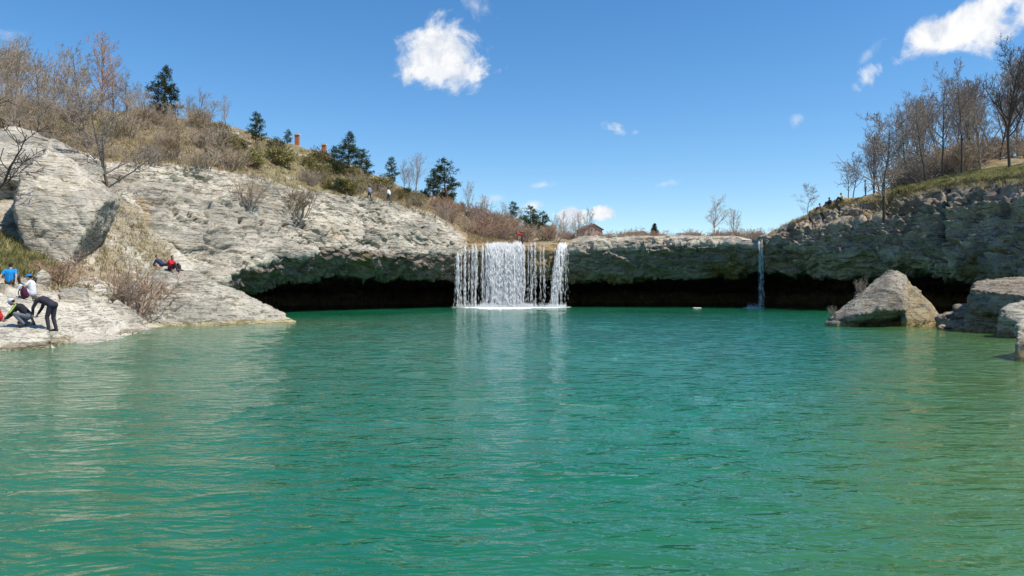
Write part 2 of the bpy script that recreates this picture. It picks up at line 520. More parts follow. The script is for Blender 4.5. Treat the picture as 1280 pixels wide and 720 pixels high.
# bedding: dips gently to the right on the left wall, level elsewhere
dip = flat[:, 2] + 0.05 * flat[:, 1] * left
q = np.stack([flat[:, 0], flat[:, 1], dip * 2.4], 1)
warp = np.stack([fbm(flat * 0.35, 3, 3), fbm(flat * 0.35, 3, 13), fbm(flat * 0.35, 3, 23)], 1)
e0, id0, fa0 = cells(q * 0.15 + warp * 0.5, 4)
e1, id1, fa1 = cells(q * 0.33 + warp * 0.8, 1)
e2, id2, fa2 = cells(q * 0.95 + warp * 0.9, 2)
strat = ridged(np.stack([flat[:, 0] * 0.12, flat[:, 1] * 0.12, dip * 1.5 + warp[:, 0] * 0.6], 1), 3, 41)
# ledges: each bed stands out a little over the one below it
bed = dip * 0.66 + 0.75 * warp[:, 1] + 0.25 * perlin(flat * 0.8, 91)
saw = bed - np.floor(bed)
bedr = _hash(np.floor(bed).astype(np.int64), np.zeros(len(bed), np.int64), np.zeros(len(bed), np.int64), 5).astype(float) / 4294967295.0
ledges = (saw ** 1.5) * (0.25 + 0.5 * bedr)
base_ = 0.55 * fbm(q * 0.22, 4, 5)
# thin joints: bedding-parallel and steep
j1 = np.abs(perlin(np.stack([flat[:, 0] * 0.16, flat[:, 1] * 0.16, dip * 1.0 + warp[:, 2] * 0.5], 1), 101))
j2 = np.abs(perlin(np.stack([flat[:, 0] * 0.55, flat[:, 1] * 0.55, dip * 0.2], 1) + warp * 0.4, 102))
gate = smooth01(fbm(flat * 0.3, 2, 105), -0.05, 0.35)
joints = smooth01(j1, 0.045, 0.01) * gate + 0.8 * smooth01(j2, 0.03, 0.008) * smooth01(fbm(flat * 0.3, 2, 106), 0.05, 0.4)
grain = 0.12 * fbm(q * 1.4, 4, 9, 0.62)
pits = smooth01(fbm(q * 1.9, 3, 111), 0.38, 0.75)
dl = 0.6 * base_ + 0.62 * fa0 + 0.16 * (id0 - 0.5) + 0.14 * fa1 + 0.10 * fa2 + 0.24 * ledges + 0.8 * grain - 0.60 * joints - 0.14 * pits - 0.18 * smooth01(e0, 0.03, 0.0)
dm = 0.7 * base_ + 0.55 * fa0 + 0.16 * fa1 + 0.07 * fa2 + 0.22 * (id1 - 0.5) + 1.25 * ledges + 0.12 * strat + 0.9 * grain - 0.40 * joints - 0.22 * smooth01(e1, 0.05, 0.0)
disp = dl * left * wall + dm * (1 - left * wall)
amp = 0.72 * left * wall + 0.9 * left * (1 - wall) + 0.75 * mid_ + 1.0 * right_
amp *= 1 - 0.55 * right_ * smooth01(T_, 7.1, 7.8)
# the level lip of the falls stays sharp and even
lipline = np.exp(-((T_ - 6.6) / 1.6) ** 2) * smooth01(PX, 580, 592) * smooth01(PX, 716, 704)
amp *= 1 - 0.75 * lipline
amp *= 1 - 0.62 * mid_ * smooth01(T_, 5.6, 6.6)
amp *= 1 - 0.8 * smooth01(T_, 8.3, 9.0)
D = disp * amp
# cracks and clefts (photo line, half width, depth in metres)
sx = 640 + FPX * flat[:, 0] / flat[:, 1]; sy = HOR - FPX * (flat[:, 2] - EYE) / flat[:, 1]
CR = [([(176, 286), (186, 296), (200, 308), (222, 314)], 1.8, 0.9), ([(140, 287), (160, 284), (177, 288)], 1.3, 0.6),
      ([(228, 220), (245, 222), (258, 227)], 1.9, 0.8), ([(201, 224), (202, 252)], 1.1, 0.6), ([(243, 228), (245, 248)], 1.1, 0.6),
      ([(233, 239), (244, 243)], 1.1, 0.5), ([(187, 217), (212, 218)], 0.9, 0.5), ([(219, 275), (225, 285)], 1.2, 0.5),
      ([(372, 250), (369, 280), (376, 296), (386, 304)], 1.8, 0.7), ([(413, 280), (418, 292), (417, 300)], 2.4, 0.7),
      ([(428, 288), (436, 300)], 1.8, 0.5), ([(455, 282), (456, 296)], 1.5, 0.5), ([(400, 298), (408, 304)], 1.6, 0.5), ([(240, 322), (262, 329), (278, 324)], 1.0, 0.4),
      ([(1186, 236), (1184, 262), (1180, 290), (1181, 318)], 3.6, 1.9), ([(1183, 265), (1182, 300)], 5.5, 1.3),
      ([(1142, 269), (1170, 268)], 1.3, 0.9), ([(1193, 278), (1225, 273)], 1.4, 0.8), ([(1048, 258), (1052, 277)], 1.8, 0.9), ([(1029, 262), (1030, 282)], 1.5, 0.8),
      ([(1012, 270), (1016, 283)], 1.5, 0.8), ([(1064, 266), (1092, 262)], 1.4, 0.9), ([(1222, 330), (1240, 316), (1262, 318)], 3.0, 1.0), ([(1152, 318), (1170, 322), (1190, 330)], 2.2, 0.8)]
for line, w, dp in CR:
    near = (T_ > 3.9) & (T_ < 8.3)
    dd = poly_dist(sx, sy + 2.0 * perlin(flat * 0.9, 77), line)
    D = D - np.where(near, dp * smooth01(dd, w, w * 0.3), 0)
HOLES = [(188, 266.5), (220.5, 266), (235.5, 271.5), (260, 270.5), (300, 276.5), (327.5, 279), (355, 281.5), (381, 282.5)]
holemask = np.zeros(len(D))
for hx, hy in HOLES:
    near = (np.abs(sx - hx) < 3.0) & (np.abs(sy - hy) < 2.9) & (T_ > 4.8) & (T_ < 8)
    D = np.where(near, -2.4, D)
# hollow behind the gully at the foot of the left wall; bulge of pale block at the lip of the falls
bul = np.exp(-((sx - 737) / 12) ** 2 - ((sy - 303) / 6) ** 2) * (T_ > 4.5)
D = D + 0.45 * bul + 0.75 * np.exp(-((sx - 673) / 17) ** 4 - ((sy - 333) / 15) ** 2) * (T_ > 3.5)
V = flat + nrm * D[:, None]
# keep the lip of the falls at its level
V = V.reshape(NR, NC, 3)
bvh_cliff_faces = grid_faces(NR, NC)
# surface cover: moss / soil / dark weathering with shade painted under the overhang
n1 = fbm(flat * 0.25, 4, 61); n2 = fbm(flat * 0.9, 3, 71)
moss = mid_ * smooth01(T_, 5.15, 4.75) * (0.40 + 0.6 * n1) + left * smooth01(PX, 330, 440) * smooth01(T_, 5.05, 4.8) * (0.28 + 0.6 * n1)
moss += right_ * (0.18 + 0.5 * n1) * smooth01(T_, 5.8, 5.0)
moss += right_ * 0.55 * np.exp(-((PX - 1110) / 45) ** 2) * smooth01(T_, 5.5, 6.5)
moss *= smooth01(T_, 1.5, 3.0)
soil_tint = left * np.exp(-((sx - 168) / 24) ** 2) * smooth01(sy, 225, 262) * 0.8
soil_tint += mid_ * smooth01(T_, 5.0, 5.5) * (0.38 + 0.3 * smooth01(PX, 720, 700)) + smooth01(T_, 7.7, 8.0) * 0.4 * (1 - 0.4 * left) * (1 - 0.8 * mid_)
soil_tint += mid_ * 0.75 * smooth01(PX, 716, 700) * smooth01(T_, 3.6, 4.6)
soil_tint += right_ * smooth01(T_, 7.0, 7.8) * 0.45 + smooth01(PX, 990, 1010) * smooth01(PX, 1120, 1085) * np.exp(-((T_ - 6.85) / 0.28) ** 2)
soil_tint += 0.12 * smooth01(T_, 5.0, 4.7) * smooth01(T_, 2.6, 3.2) * (1 - right_)  # warm tint painted under the lip to offset green light off the pool
soil_tint += left * np.exp(-((sx - 420) / 30) ** 2 - ((sy - 292) / 14) ** 2) * 0.5
stn_shade = right_ * (0.30 + 0.9 * n1) * smooth01(PX, 980, 1120) + left * 0.35 * np.maximum(0, n2) + mid_ * (0.15 + 0.45 * smooth01(T_, 5.1, 4.7)) + left * 0.85 * smooth01(T_, 5.05, 4.75)  # underside terms paint the overhang's shade into the colour; the rest is weathering
cover_ = np.clip(np.stack([moss, soil_tint, stn_shade], 1), 0, 1)
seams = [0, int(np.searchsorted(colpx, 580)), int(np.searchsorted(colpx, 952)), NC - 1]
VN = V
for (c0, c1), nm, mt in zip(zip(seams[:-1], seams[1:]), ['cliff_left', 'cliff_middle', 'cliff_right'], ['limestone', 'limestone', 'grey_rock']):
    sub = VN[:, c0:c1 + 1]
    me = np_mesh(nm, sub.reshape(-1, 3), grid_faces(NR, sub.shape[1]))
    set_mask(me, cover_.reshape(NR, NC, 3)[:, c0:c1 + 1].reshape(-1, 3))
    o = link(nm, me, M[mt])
    o['kind'] = 'structure'
    o['label'] = {'cliff_left': 'pale sunlit limestone wall leaning over the cave on the left',
                  'cliff_middle': 'mossy overhanging ledge behind the waterfall',
                  'cliff_right': 'dark shaded rock wall with a vertical cleft on the right'}[nm]

# ------------------------------------------------------------------ hillside and plateau behind the rim
# photo column | rim row, metres | half way up | crest | beyond
TT = [
    (-260, (190, 48.0), (165, 66), (120, 84), (126, 130)),
    (-40, (195, 51.25), (168, 64), (126, 80), (132, 130)),
    (60, (194, 53.25), (168, 66), (136, 82), (142, 135)),
    (150, (205, 55.25), (176, 68), (141, 86), (148, 140)),
    (200, (206, 57.25), (180, 71), (147, 89), (153, 145)),
    (240, (209, 60.12), (182, 75), (151, 91), (158, 145)),
    (270, (213, 64), (185, 77), (156, 93), (163, 150)),
    (300, (219, 64.25), (191, 80), (163, 96), (170, 155)),
    (335, (229, 66.88), (200, 83), (172, 99), (180, 155)),
    (365, (236, 69.13), (208, 86), (180, 101), (190, 160)),
    (390, (241, 71.58), (213, 88), (187, 103), (196, 160)),
    (410, (243, 74.5), (217, 90), (195, 105), (204, 165)),
    (440, (247, 76.28), (226, 94), (209, 108), (218, 170)),
    (480, (252, 80.37), (237, 98), (225, 111), (234, 180)),
    (520, (261, 84.75), (250, 102), (240, 116), (249, 190)),
    (555, (276, 90), (264, 106), (253, 121), (260, 200)),
    (575, (291, 92), (275, 108), (261, 124), (266, 210)),
    (588, (303, 93.5), (287, 109), (266, 127), (270, 220)),
    (640, (304, 94), (298, 112), (282, 137), (286, 240)),
    (702, (304, 94), (304, 114), (300, 150), (300, 300)),
    (722, (299, 94), (302, 116), (303, 155), (301, 330)),
    (760, (297.5, 95), (301, 118), (305, 160), (303, 330)),
    (850, (296, 94), (301, 118), (305, 160), (303, 330)),
    (943, (302, 90.5), (302, 115), (302, 150), (300, 330)),
    (962, (296, 89), (296, 108), (296, 140), (297, 330)),
    (1000, (273, 87), (276, 100), (281, 130), (286, 300)),
    (1050, (252, 83), (254, 95), (260, 125), (268, 220)),
    (1100, (243, 79), (243, 90), (240, 118), (248, 200)),
    (1150, (235, 74), (230, 85), (222, 108), (230, 180)),
    (1200, (224, 69), (219, 80), (208, 102), (216, 170)),
    (1240, (220, 65), (214, 76), (198, 98), (206, 160)),
    (1285, (217, 61), (210, 72), (194, 94), (203, 155)),
    (1400, (206, 52), (198, 62), (184, 84), (192, 140)),
    (1600, (190, 43), (182, 54), (168, 74), (176, 130)),
]
tp = np.array([t[0] for t in TT], float)
TC = 620
tcol = np.linspace(-260, 1600, TC)
tr = []
for j in range(4):
    py = gsmooth(np.interp(tcol, tp, [t[1 + j][0] for t in TT]), 4)
    d = gsmooth(np.interp(tcol, tp, [t[1 + j][1] for t in TT]), 4)
    tr.append(np.stack([(tcol - 640) / FPX * d, d, EYE + (HOR - py) / FPX * d], 1))
tr[0] = tr[0] + np.stack([(tcol - 640) / FPX, np.ones(TC), np.zeros(TC)], 1) * 0.4
far = tr[3] * np.array([9.0, 9.0, 1.0]); far[:, 2] = tr[3][:, 2] - 2
skirt = tr[0] + np.array([0, 0, -1.8])
trow = [skirt]
for a, b, n in [(tr[0], tr[1], 46), (tr[1], tr[2], 46), (tr[2], tr[3], 24), (tr[3], far, 20)]:
    for i in range(n):
        t = i / n
        if b is far: t = t ** 2.2
        trow.append(a * (1 - t) + b * t)
trow.append(far)
TG = np.array(trow); TR = len(trow)
for _ in range(3):
    TG[2:-1] = 0.25 * TG[1:-2] + 0.5 * TG[2:-1] + 0.25 * TG[3:]
tf = TG.reshape(-1, 3).copy()
vr = np.repeat(np.arange(TR), TC)
fade = smooth01(vr, 0, 12)
TPX = np.tile(tcol, TR)
calm = smooth01(TPX, 690, 730) * smooth01(TPX, 985, 955)
tf[:, 2] += (0.55 * fbm(tf * 0.16, 4, 31) * fade + 0.12 * fbm(tf * 0.8, 3, 37)) * (1 - 0.97 * calm)
rocky = smooth01(TPX, 215, 260) * smooth01(TPX, 600, 470) * 0.55 + smooth01(TPX, 150, 60) * 0.45
led, idl, _f = cells(np.stack([tf[:, 0] * 0.3, tf[:, 1] * 0.3, tf[:, 2] * 0.9], 1), 12)
tf[:, 2] += 0.35 * (idl - 0.5) * rocky * fade
green = smooth01(TPX, 290, 340) * smooth01(TPX, 470, 420) * 0.5 + smooth01(TPX, 1090, 1170) * 0.62 * (vr < 60)
tm = np_mesh('hillside', tf, grid_faces(TR, TC))
set_mask(tm, np.clip(np.stack([green, rocky * 0.85, 0 * green], 1), 0, 1))
hill = tag(link('hillside', tm, M['ground']), kind='structure')
hill['label'] = 'dry grassy hillside and plateau above the rim'

# ------------------------------------------------------------------ left bank
BB = [
    (-330, (450, 20), (410, 24), (362, 28), (315, 36), (210, 47)),
    (-150, (444, 21.5), (404, 25.5), (362, 29), (312, 37), (225, 47)),
    (0, (437, 23.6), (399, 26.6), (362, 29), (318, 36), (245, 47)),
    (60, (434, 24.8), (398, 28.4), (366, 32), (338, 38), (250, 48)),
    (120, (429, 27.2), (399, 31.5), (373, 35.5), (343, 42), (245, 51)),
    (160, (421, 31), (400, 35.5), (377, 40), (348, 46), (238, 54)),
    (190, (411, 38), (400, 42), (382, 45), (348, 50), (250, 56)),
    (230, (409, 41), (402, 46), (388, 49), (352, 53), (290, 57)),
    (300, (406, 47), (404, 50), (402, 53), (399, 56), (396, 59)),
]
bp_ = np.array([b[0] for b in BB], float)
BC = 240
bcol = np.linspace(-330, 300, BC)
br = []
for j in range(5):
    py = gsmooth(np.interp(bcol, bp_, [b[1 + j][0] for b in BB]), 4); d = gsmooth(np.interp(bcol, bp_, [b[1 + j][1] for b in BB]), 4)
    br.append(np.stack([(bcol - 640) / FPX * d, d, EYE + (HOR - py) / FPX * d], 1))
br[0][:, 2] -= 0.12
under = br[0] * np.array([0.93, 0.93, 1]); under[:, 2] = -1.2
brow = []
for a, b, n in [(under, br[0], 12), (br[0], br[1], 40), (br[1], br[2], 36), (br[2], br[3], 46), (br[3], br[4], 50)]:
    for i in range(n): brow.append(a * (1 - i / n) + b * i / n)
brow.append(br[4])
BG = np.array(brow); BR = len(brow)
for _ in range(3): BG[1:-1] = 0.25 * BG[:-2] + 0.5 * BG[1:-1] + 0.25 * BG[2:]
bf = BG.reshape(-1, 3).copy()
bvr = np.repeat(np.arange(BR), BC); bpx = np.tile(bcol, BR)
be, bid, bfa = cells(np.stack([bf[:, 0] * 0.55, bf[:, 1] * 0.55, bf[:, 2] * 1.2], 1), 19)
bf[:, 2] += 0.16 * (bid - 0.5) + 0.22 * bfa + 0.14 * fbm(bf * 0.6, 4, 51) - 0.10 * smooth01(be, 0.08, 0)
bs = smooth01(bvr, 78, 96)
set_ = np.clip(np.stack([0 * bs, bs * (0.66 + 0.6 * fbm(bf * 0.3, 3, 55)), 0 * bs], 1), 0, 1)
bm_ = np_mesh('bank', bf, grid_faces(BR, BC)); set_mask(bm_, set_)
bank = tag(link('bank', bm_, M['bank']), kind='structure')
bank['label'] = 'pale rocky bank rising from the water on the left'

# one tree of all ground so that things can be set down on it
bvs = [BVHTree.FromPolygons(V.reshape(-1, 3).tolist(), bvh_cliff_faces.tolist()),
       BVHTree.FromPolygons(tf.tolist(), grid_faces(TR, TC).tolist()),
       BVHTree.FromPolygons(bf.tolist(), grid_faces(BR, BC).tolist())]


def drop(x, y, z=80.0):
    """ground height below (x, y, z)"""
    best = None
    for b in bvs:
        h = b.ray_cast(Vector((x, y, z)), Vector((0, 0, -1)))
        if h[0] is not None and (best is None or h[0].z > best): best = h[0].z
    return 0.0 if best is None else best


def on_ground(px, d):
    x = (px - 640) / FPX * d
    return Vector((x, d, drop(x, d)))


def seen(px, py, only=None):
    """the spot of ground that the photo shows at (px, py)"""
    best = None
    dr = Vector(((px - 640) / FPX, 1, (HOR - py) / FPX)).normalized()
    for k, b in enumerate(bvs):
        if only is not None and k not in only: continue
        h = b.ray_cast(Vector((0, 0, EYE)), dr)
        if h[0] is not None and (best is None or h[3] < best[1]): best = (h[0], h[3])
    return None if best is None else best[0]


# ------------------------------------------------------------------ boulders and slabs: hulls joined, then weathered
def ico(c, r, n=1):
    bm = bmesh.new(); bmesh.ops.create_icosphere(bm, subdivisions=n, radius=r)
    v = np.array([tuple(x.co) for x in bm.verts]) + np.array(c); bm.free(); return v


def voxelize(name, parts, voxel, smooth_it=0):
    """union of closed pieces (verts, faces or None for a hull) as one continuous mesh"""
    bm = bmesh.new()
    for vs in parts:
        if isinstance(vs, tuple):
            vv = [bm.verts.new(tuple(p)) for p in vs[0]]
            for f in vs[1]: bm.faces.new([vv[i] for i in f])
        else:
            sub = bmesh.new()
            for p in vs: sub.verts.new(tuple(p))
            r = bmesh.ops.convex_hull(sub, input=sub.verts)
            junk = [v for v in sub.verts if not v.link_faces]
            bmesh.ops.delete(sub, geom=junk, context='VERTS')
            bmesh.ops.recalc_face_normals(sub, faces=sub.faces)
            tmp = bpy.data.meshes.new('tmp'); sub.to_mesh(tmp); bm.from_mesh(tmp); bpy.data.meshes.remove(tmp); sub.free()
    me = bpy.data.meshes.new(name); bm.to_mesh(me); bm.free()
    ob = bpy.data.objects.new('tmp_voxel', me); COL.objects.link(ob)
    md = ob.modifiers.new('r', 'REMESH'); md.mode = 'VOXEL'; md.voxel_size = voxel; md.use_smooth_shade = True
    if smooth_it:
        sm = ob.modifiers.new('s', 'SMOOTH'); sm.iterations = smooth_it; sm.factor = 0.5
    dg = bpy.context.evaluated_depsgraph_get()
    out = bpy.data.meshes.new_from_object(ob.evaluated_get(dg))
    bpy.data.objects.remove(ob); bpy.data.meshes.remove(me)
    out.name = name
    return out


def weather(me, amp, seed, scale=1.0, tilt=(0, 0, 1), edge=0.5):
    n = len(me.vertices)
    co = np.empty(n * 3, np.float32); me.vertices.foreach_get('co', co); co = co.reshape(-1, 3).astype(float)
    no = np.empty(n * 3, np.float32); me.vertices.foreach_get('normal', no); no = no.reshape(-1, 3).astype(float)
    t = np.array(tilt, float); t /= np.linalg.norm(t)
    q = co + np.outer(co @ t, t) * 1.6
    e, cid, fac = cells(q * 0.42 * scale + 0.2 * np.stack([fbm(co * scale, 2, seed), fbm(co * scale, 2, seed + 1), fbm(co * scale, 2, seed + 2)], 1), seed)
    lay = ridged(np.outer(co @ t, t) * 2.6 * scale + co * 0.22 * scale, 3, seed + 9)
    jt = np.abs(perlin(co * 0.7 * scale + 5.0, seed + 4))
    d = amp * (1.5 * fac + 0.5 * (cid - 0.5) + 0.7 * fbm(co * 0.6 * scale, 3, seed + 3, 0.5) + 0.45 * fbm(co * 3.0 * scale, 4, seed + 5, 0.62) + 0.42 * lay - 0.7 * edge * smooth01(e, 0.05, 0.0) - 1.0 * smooth01(jt, 0.035, 0.008))
    co = co + no * d[:, None]
    me.vertices.foreach_set('co', co.astype(np.float32).ravel()); me.update()
    return co, no


def rock(name, label, hulls, mat, voxel=0.12, amp=0.12, seed=1, scale=1.0, cat='rock', group=None, tilt=(0, 0, 1), cover=None):
    me = voxelize(name, hulls, voxel, 1)
    co, no = weather(me, amp, seed, scale, tilt)
    wl = np.zeros((len(co), 3))
    wl[:, 1] = smooth01(co[:, 2] + 0.12 * fbm(co * 1.1, 3, 8), 0.34, 0.10) * 0.9        # ochre tide mark just above the water
    wl[:, 2] = smooth01(co[:, 2] + 0.05 * fbm(co * 2.0, 2, 9), 0.16, 0.05) * 0.85
    if cover is not None: wl = np.clip(wl + cover(co, no), 0, 1)
    set_mask(me, wl)
    # origin at the base
    base = Vector((float(co[:, 0].mean()), float(co[:, 1].mean()), float(co[:, 2].min())))
    me.transform(Matrix.Translation(-base))
    o = link(name, me, M[mat]); o.location = base
    tag(o, label, cat, group)
    bvs.append(BVHTree.FromPolygons((co).tolist(), [tuple(p.vertices) for p in me.polygons]))
    return o


def PP(*l): return [P(*a) for a in l]
def low(pts, z=-1.0): return [np.array([p[0], p[1], z]) for p in pts]

# large leaning slab at the left
fr = PP((16, 258, 38.5), (27, 216, 40), (60, 187, 42.6), (135, 248, 41.6), (120, 266, 40.6), (104, 292, 39.9), (78, 342, 39.2), (54, 330, 39), (26, 300, 38.5))
bk = PP((20, 262, 46), (40, 212, 48), (64, 184, 49), (151, 249, 47.5), (150, 257, 47), (134, 294, 45.5), (88, 347, 44), (56, 338, 45))
rock('leaning_slab', 'huge pale slab leaning on the left bank with a dark right-hand edge', [fr + bk], 'limestone', 0.10, 0.12, 3, 0.7, 'rock', None, (0.7, 0.2, 0.6))
# pale outcrop behind and above it
oc = PP((-60, 175, 50), (10, 160, 52), (50, 172, 52), (100, 196, 52), (125, 205, 51), (120, 215, 49), (60, 205, 47), (0, 215, 46), (-60, 225, 46)) + PP((-60, 200, 58), (60, 190, 58), (125, 215, 57), (100, 250, 52), (-40, 260, 50))
rock('outcrop', 'broad pale outcrop under the thicket, above the leaning slab', [oc + [p - np.array([0, 0, 5.0]) for p in oc]], 'limestone', 0.22, 0.28, 5, 0.6, 'rock', None, (0.2, 0.2, 1))
# boulder with the two resting people
b1 = PP((205, 333, 44.5), (238, 339, 45.4), (300, 366, 46.6), (340, 386, 47.2), (374, 403, 46.6), (176, 352, 43), (164, 368, 42), (166, 384, 41), (214, 345, 42.6), (255, 358, 43.2), (305, 378, 44.6), (345, 396, 45.8), (190, 409, 40.2), (250, 408, 41.2), (310, 406, 43.6)) \
    + PP((220, 350, 50), (300, 372, 51), (345, 394, 50), (180, 365, 48))
rock('boulder', 'big pale wedge-shaped boulder where two people rest at the waterside', [b1 + low(b1)], 'boulder', 0.085, 0.13, 11, 0.9, 'boulder', None, (0.35, 0.3, 0.9))
# boulder in the water on the right
up = PP((1036, 398, 40.5), (1058, 385, 41), (1085, 361, 42), (1104, 343, 42.5), (1116, 339, 42.4), (1128, 345, 42.2), (1146, 363, 42.6), (1166, 386, 43), (1177, 402, 42.6),
        (1114, 352, 40.4), (1122, 372, 39.6), (1098, 386, 39.2), (1078, 394, 39.4), (1060, 402, 39.8), (1130, 388, 39.6), (1110, 388, 39.3)) + PP((1110, 350, 46), (1060, 385, 46), (1165, 385, 47))
core = PP((1075, 392, 41.6), (1130, 392, 41.4), (1060, 398, 41.4), (1150, 385, 42), (1110, 370, 43), (1120, 365, 46))
foot = PP((1126, 378, 40), (1150, 376, 41), (1172, 398, 41), (1177, 404, 42), (1133, 398, 39.6), (1160, 400, 40.2), (1150, 380, 45))
lfoot = PP((1032, 402, 40.6), (1058, 394, 40.6), (1072, 399, 40.2), (1045, 404, 40), (1060, 395, 44))
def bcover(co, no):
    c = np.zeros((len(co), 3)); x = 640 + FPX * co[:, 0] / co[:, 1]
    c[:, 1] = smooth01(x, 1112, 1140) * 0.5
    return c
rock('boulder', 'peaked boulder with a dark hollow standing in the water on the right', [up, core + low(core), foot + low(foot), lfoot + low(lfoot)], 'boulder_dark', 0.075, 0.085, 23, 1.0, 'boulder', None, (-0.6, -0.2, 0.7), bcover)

# slabs of the left bank
s1 = PP((-70, 428, 23.6), (30, 420, 24.4), (60, 413, 25.2), (64, 424, 24.8), (30, 432, 24), (-70, 438, 23.2), (-70, 398, 27), (40, 394, 28.4), (62, 402, 27))
rock('rock_slab', 'flat white slab at the left picture edge below the crouching man', [s1 + low(s1)], 'bank', 0.07, 0.07, 31, 1.0, 'rock', None, (0.1, -0.4, 1))
s2 = PP((58, 408, 26.2), (76, 398, 28.2), (120, 396, 31), (150, 402, 32.6), (176, 412, 34.6), (150, 418, 31.6), (110, 424, 28.6), (72, 428, 26), (52, 429, 25.4), (100, 400, 30))
rock('rock_slab', 'low white slab running into the water right of the bending man', [s2 + low(s2)], 'bank', 0.07, 0.07, 32, 1.0, 'rock', None, (0.1, -0.4, 1))
small = [
    ('block', 'square grey block behind the bending man on the left bank', PP((75, 364, 32.4), (108, 366, 33), (109, 388, 32.6), (76, 386, 32), (80, 360, 35), (108, 362, 35.5)), 'boulder', 0.7),
    ('rock', 'flat pale rock lying above the square block', PP((95, 354, 37), (118, 350, 38), (138, 356, 38), (132, 364, 37), (98, 363, 36.4), (110, 349, 39.5)), 'bank', 0.6),
    ('rock', 'dark rounded rock beside the bare bush on the bank', PP((121, 360, 37.6), (132, 355, 38.2), (146, 361, 38.4), (150, 369, 38), (126, 369, 37.4), (140, 362, 40)), 'grey_rock', 0.5),
    ('rock', 'tilted grey slab dipping towards the water by the bare bush', PP((131, 384, 35.6), (145, 377, 37), (164, 388, 38), (177, 401, 38.2), (160, 403, 36.4), (136, 398, 34.8), (150, 378, 39.5)), 'boulder', 0.8),
    ('rock', 'small white stone at the foot of the leaning slab', PP((100, 338, 41), (106, 333, 41.6), (110, 336, 41.8), (107, 341, 41.2), (102, 342, 40.8), (106, 335, 42.6)), 'bank', 0.4),
    ('rock', 'grey stone behind the person in the blue hat', PP((44, 342, 33), (54, 337, 33.6), (62, 345, 34), (60, 356, 33.6), (46, 356, 33), (54, 340, 35)), 'boulder', 0.5),
    ('rock', 'low stone between the bank slab and the boulder', PP((160, 396, 38.4), (172, 394, 39), (184, 402, 39.4), (178, 408, 38.4), (163, 406, 37.4), (172, 396, 40.5)), 'bank', 0.4),
    ('rock', 'pale stone at the water under the reddish bush', PP((136, 400, 33.8), (150, 398, 34.8), (164, 408, 35.4), (150, 411, 34), (138, 408, 33), (150, 400, 36)), 'bank', 0.4),
]
for i, (nm, lb, ps, mt, am) in enumerate(small):
    rock({'block': 'stone_block'}.get(nm, 'bank_stone'), lb, [ps + [p - np.array([0, 0, 0.9]) for p in ps]], mt, 0.06, 0.07 * am / 0.6, 40 + i, 1.4, 'rock', None, (0.2, 0.1, 1))

# right bank
r1 = PP((1214, 360, 35.5), (1238, 364, 34), (1268, 368, 32.6), (1310, 372, 31), (1222, 352, 40), (1260, 348, 41), (1320, 345, 41), (1212, 379, 35.4), (1236, 383, 34), (1300, 390, 31.4))
rock('rock_slab', 'broad flat-topped brown slab on the right bank', [r1 + [p - np.array([0, 0, 0.4]) for p in r1]], 'brown_rock', 0.08, 0.10, 61, 1.1, 'rock', None, (0.1, 0.1, 1))
rest = [
    ('dark block under the flat-topped slab on the right bank', PP((1206, 382, 36), (1250, 386, 34.6), (1290, 392, 33), (1208, 404, 36), (1250, 410, 34.5), (1300, 414, 32.5), (1240, 384, 39), (1300, 385, 38)), 'grey_rock', 0.09),
    ('wedge-shaped grey rock at the right edge under the flat slab', PP((1251, 387, 31), (1280, 376, 31.5), (1300, 374, 31.5), (1296, 402, 29.5), (1270, 404, 30), (1254, 396, 30.6), (1290, 376, 34)), 'boulder', 0.08),
    ('dark blocky rock standing in the water at the right bank', PP((1247, 395, 32.2), (1262, 399, 31), (1276, 401, 30.4), (1275, 418, 30.2), (1246, 413, 31.6), (1290, 398, 32)), 'grey_rock', 0.08),
    ('rounded pale rock cut off by the right picture edge', PP((1271, 404, 21), (1280, 398, 21.5), (1310, 396, 21.5), (1310, 424, 20.5), (1271, 423, 20.6), (1300, 400, 23)), 'boulder', 0.05),
    ('low dark rock at the water on the right picture edge', PP((1268, 428, 20.2), (1284, 424, 20.2), (1310, 424, 20), (1310, 452, 20), (1269, 449, 20.2), (1300, 428, 22)), 'grey_rock', 0.05),
    ('low slab between the peaked boulder and the flat-topped slab', PP((1192, 382, 37.5), (1214, 380, 37), (1222, 388, 36.4), (1194, 392, 37), (1210, 380, 39)), 'brown_rock', 0.06),
]
for i, (lb, ps, mt, am) in enumerate(rest):
    rock('bank_rock', lb, [ps + [p - np.array([0, 0, 0.5]) for p in ps]], mt, 0.06, am, 70 + i, 1.4, 'rock', None, (0.1, 0.1, 1))
for i in range(16):
    px = 1180 + 40 * (i % 8) / 8 + random.uniform(-4, 4); d = 36.5 + 2.5 * random.random() + (i // 8) * 1.2
    c = P(px, 365, d); r = random.uniform(0.16, 0.34); c[2] = 0.05 + 0.35 * (i // 8) + 0.1 * random.random()
    ps = [c + np.array([r * 1.3 * random.uniform(-1, 1), r * random.uniform(-1, 1), r * 0.8 * random.uniform(-1, 1)]) for _ in range(10)]
    rock('rubble_stone', 'small loose stone in the rubble right of the peaked boulder', [ps], 'brown_rock', 0.05, 0.03, 90 + i, 2.0, 'stone', 'rubble beside the peaked boulder')
# ledge under the rubble so that it rests on something
lg = PP((1172, 398, 38), (1215, 396, 36.5), (1250, 396, 35), (1215, 409, 35.6), (1176, 407, 37.6), (1180, 392, 42), (1260, 386, 42))
rock('ledge', 'low wet ledge under the rubble right of the peaked boulder', [lg + low(lg)], 'brown_rock', 0.08, 0.10, 120, 1.2, 'rock', None)

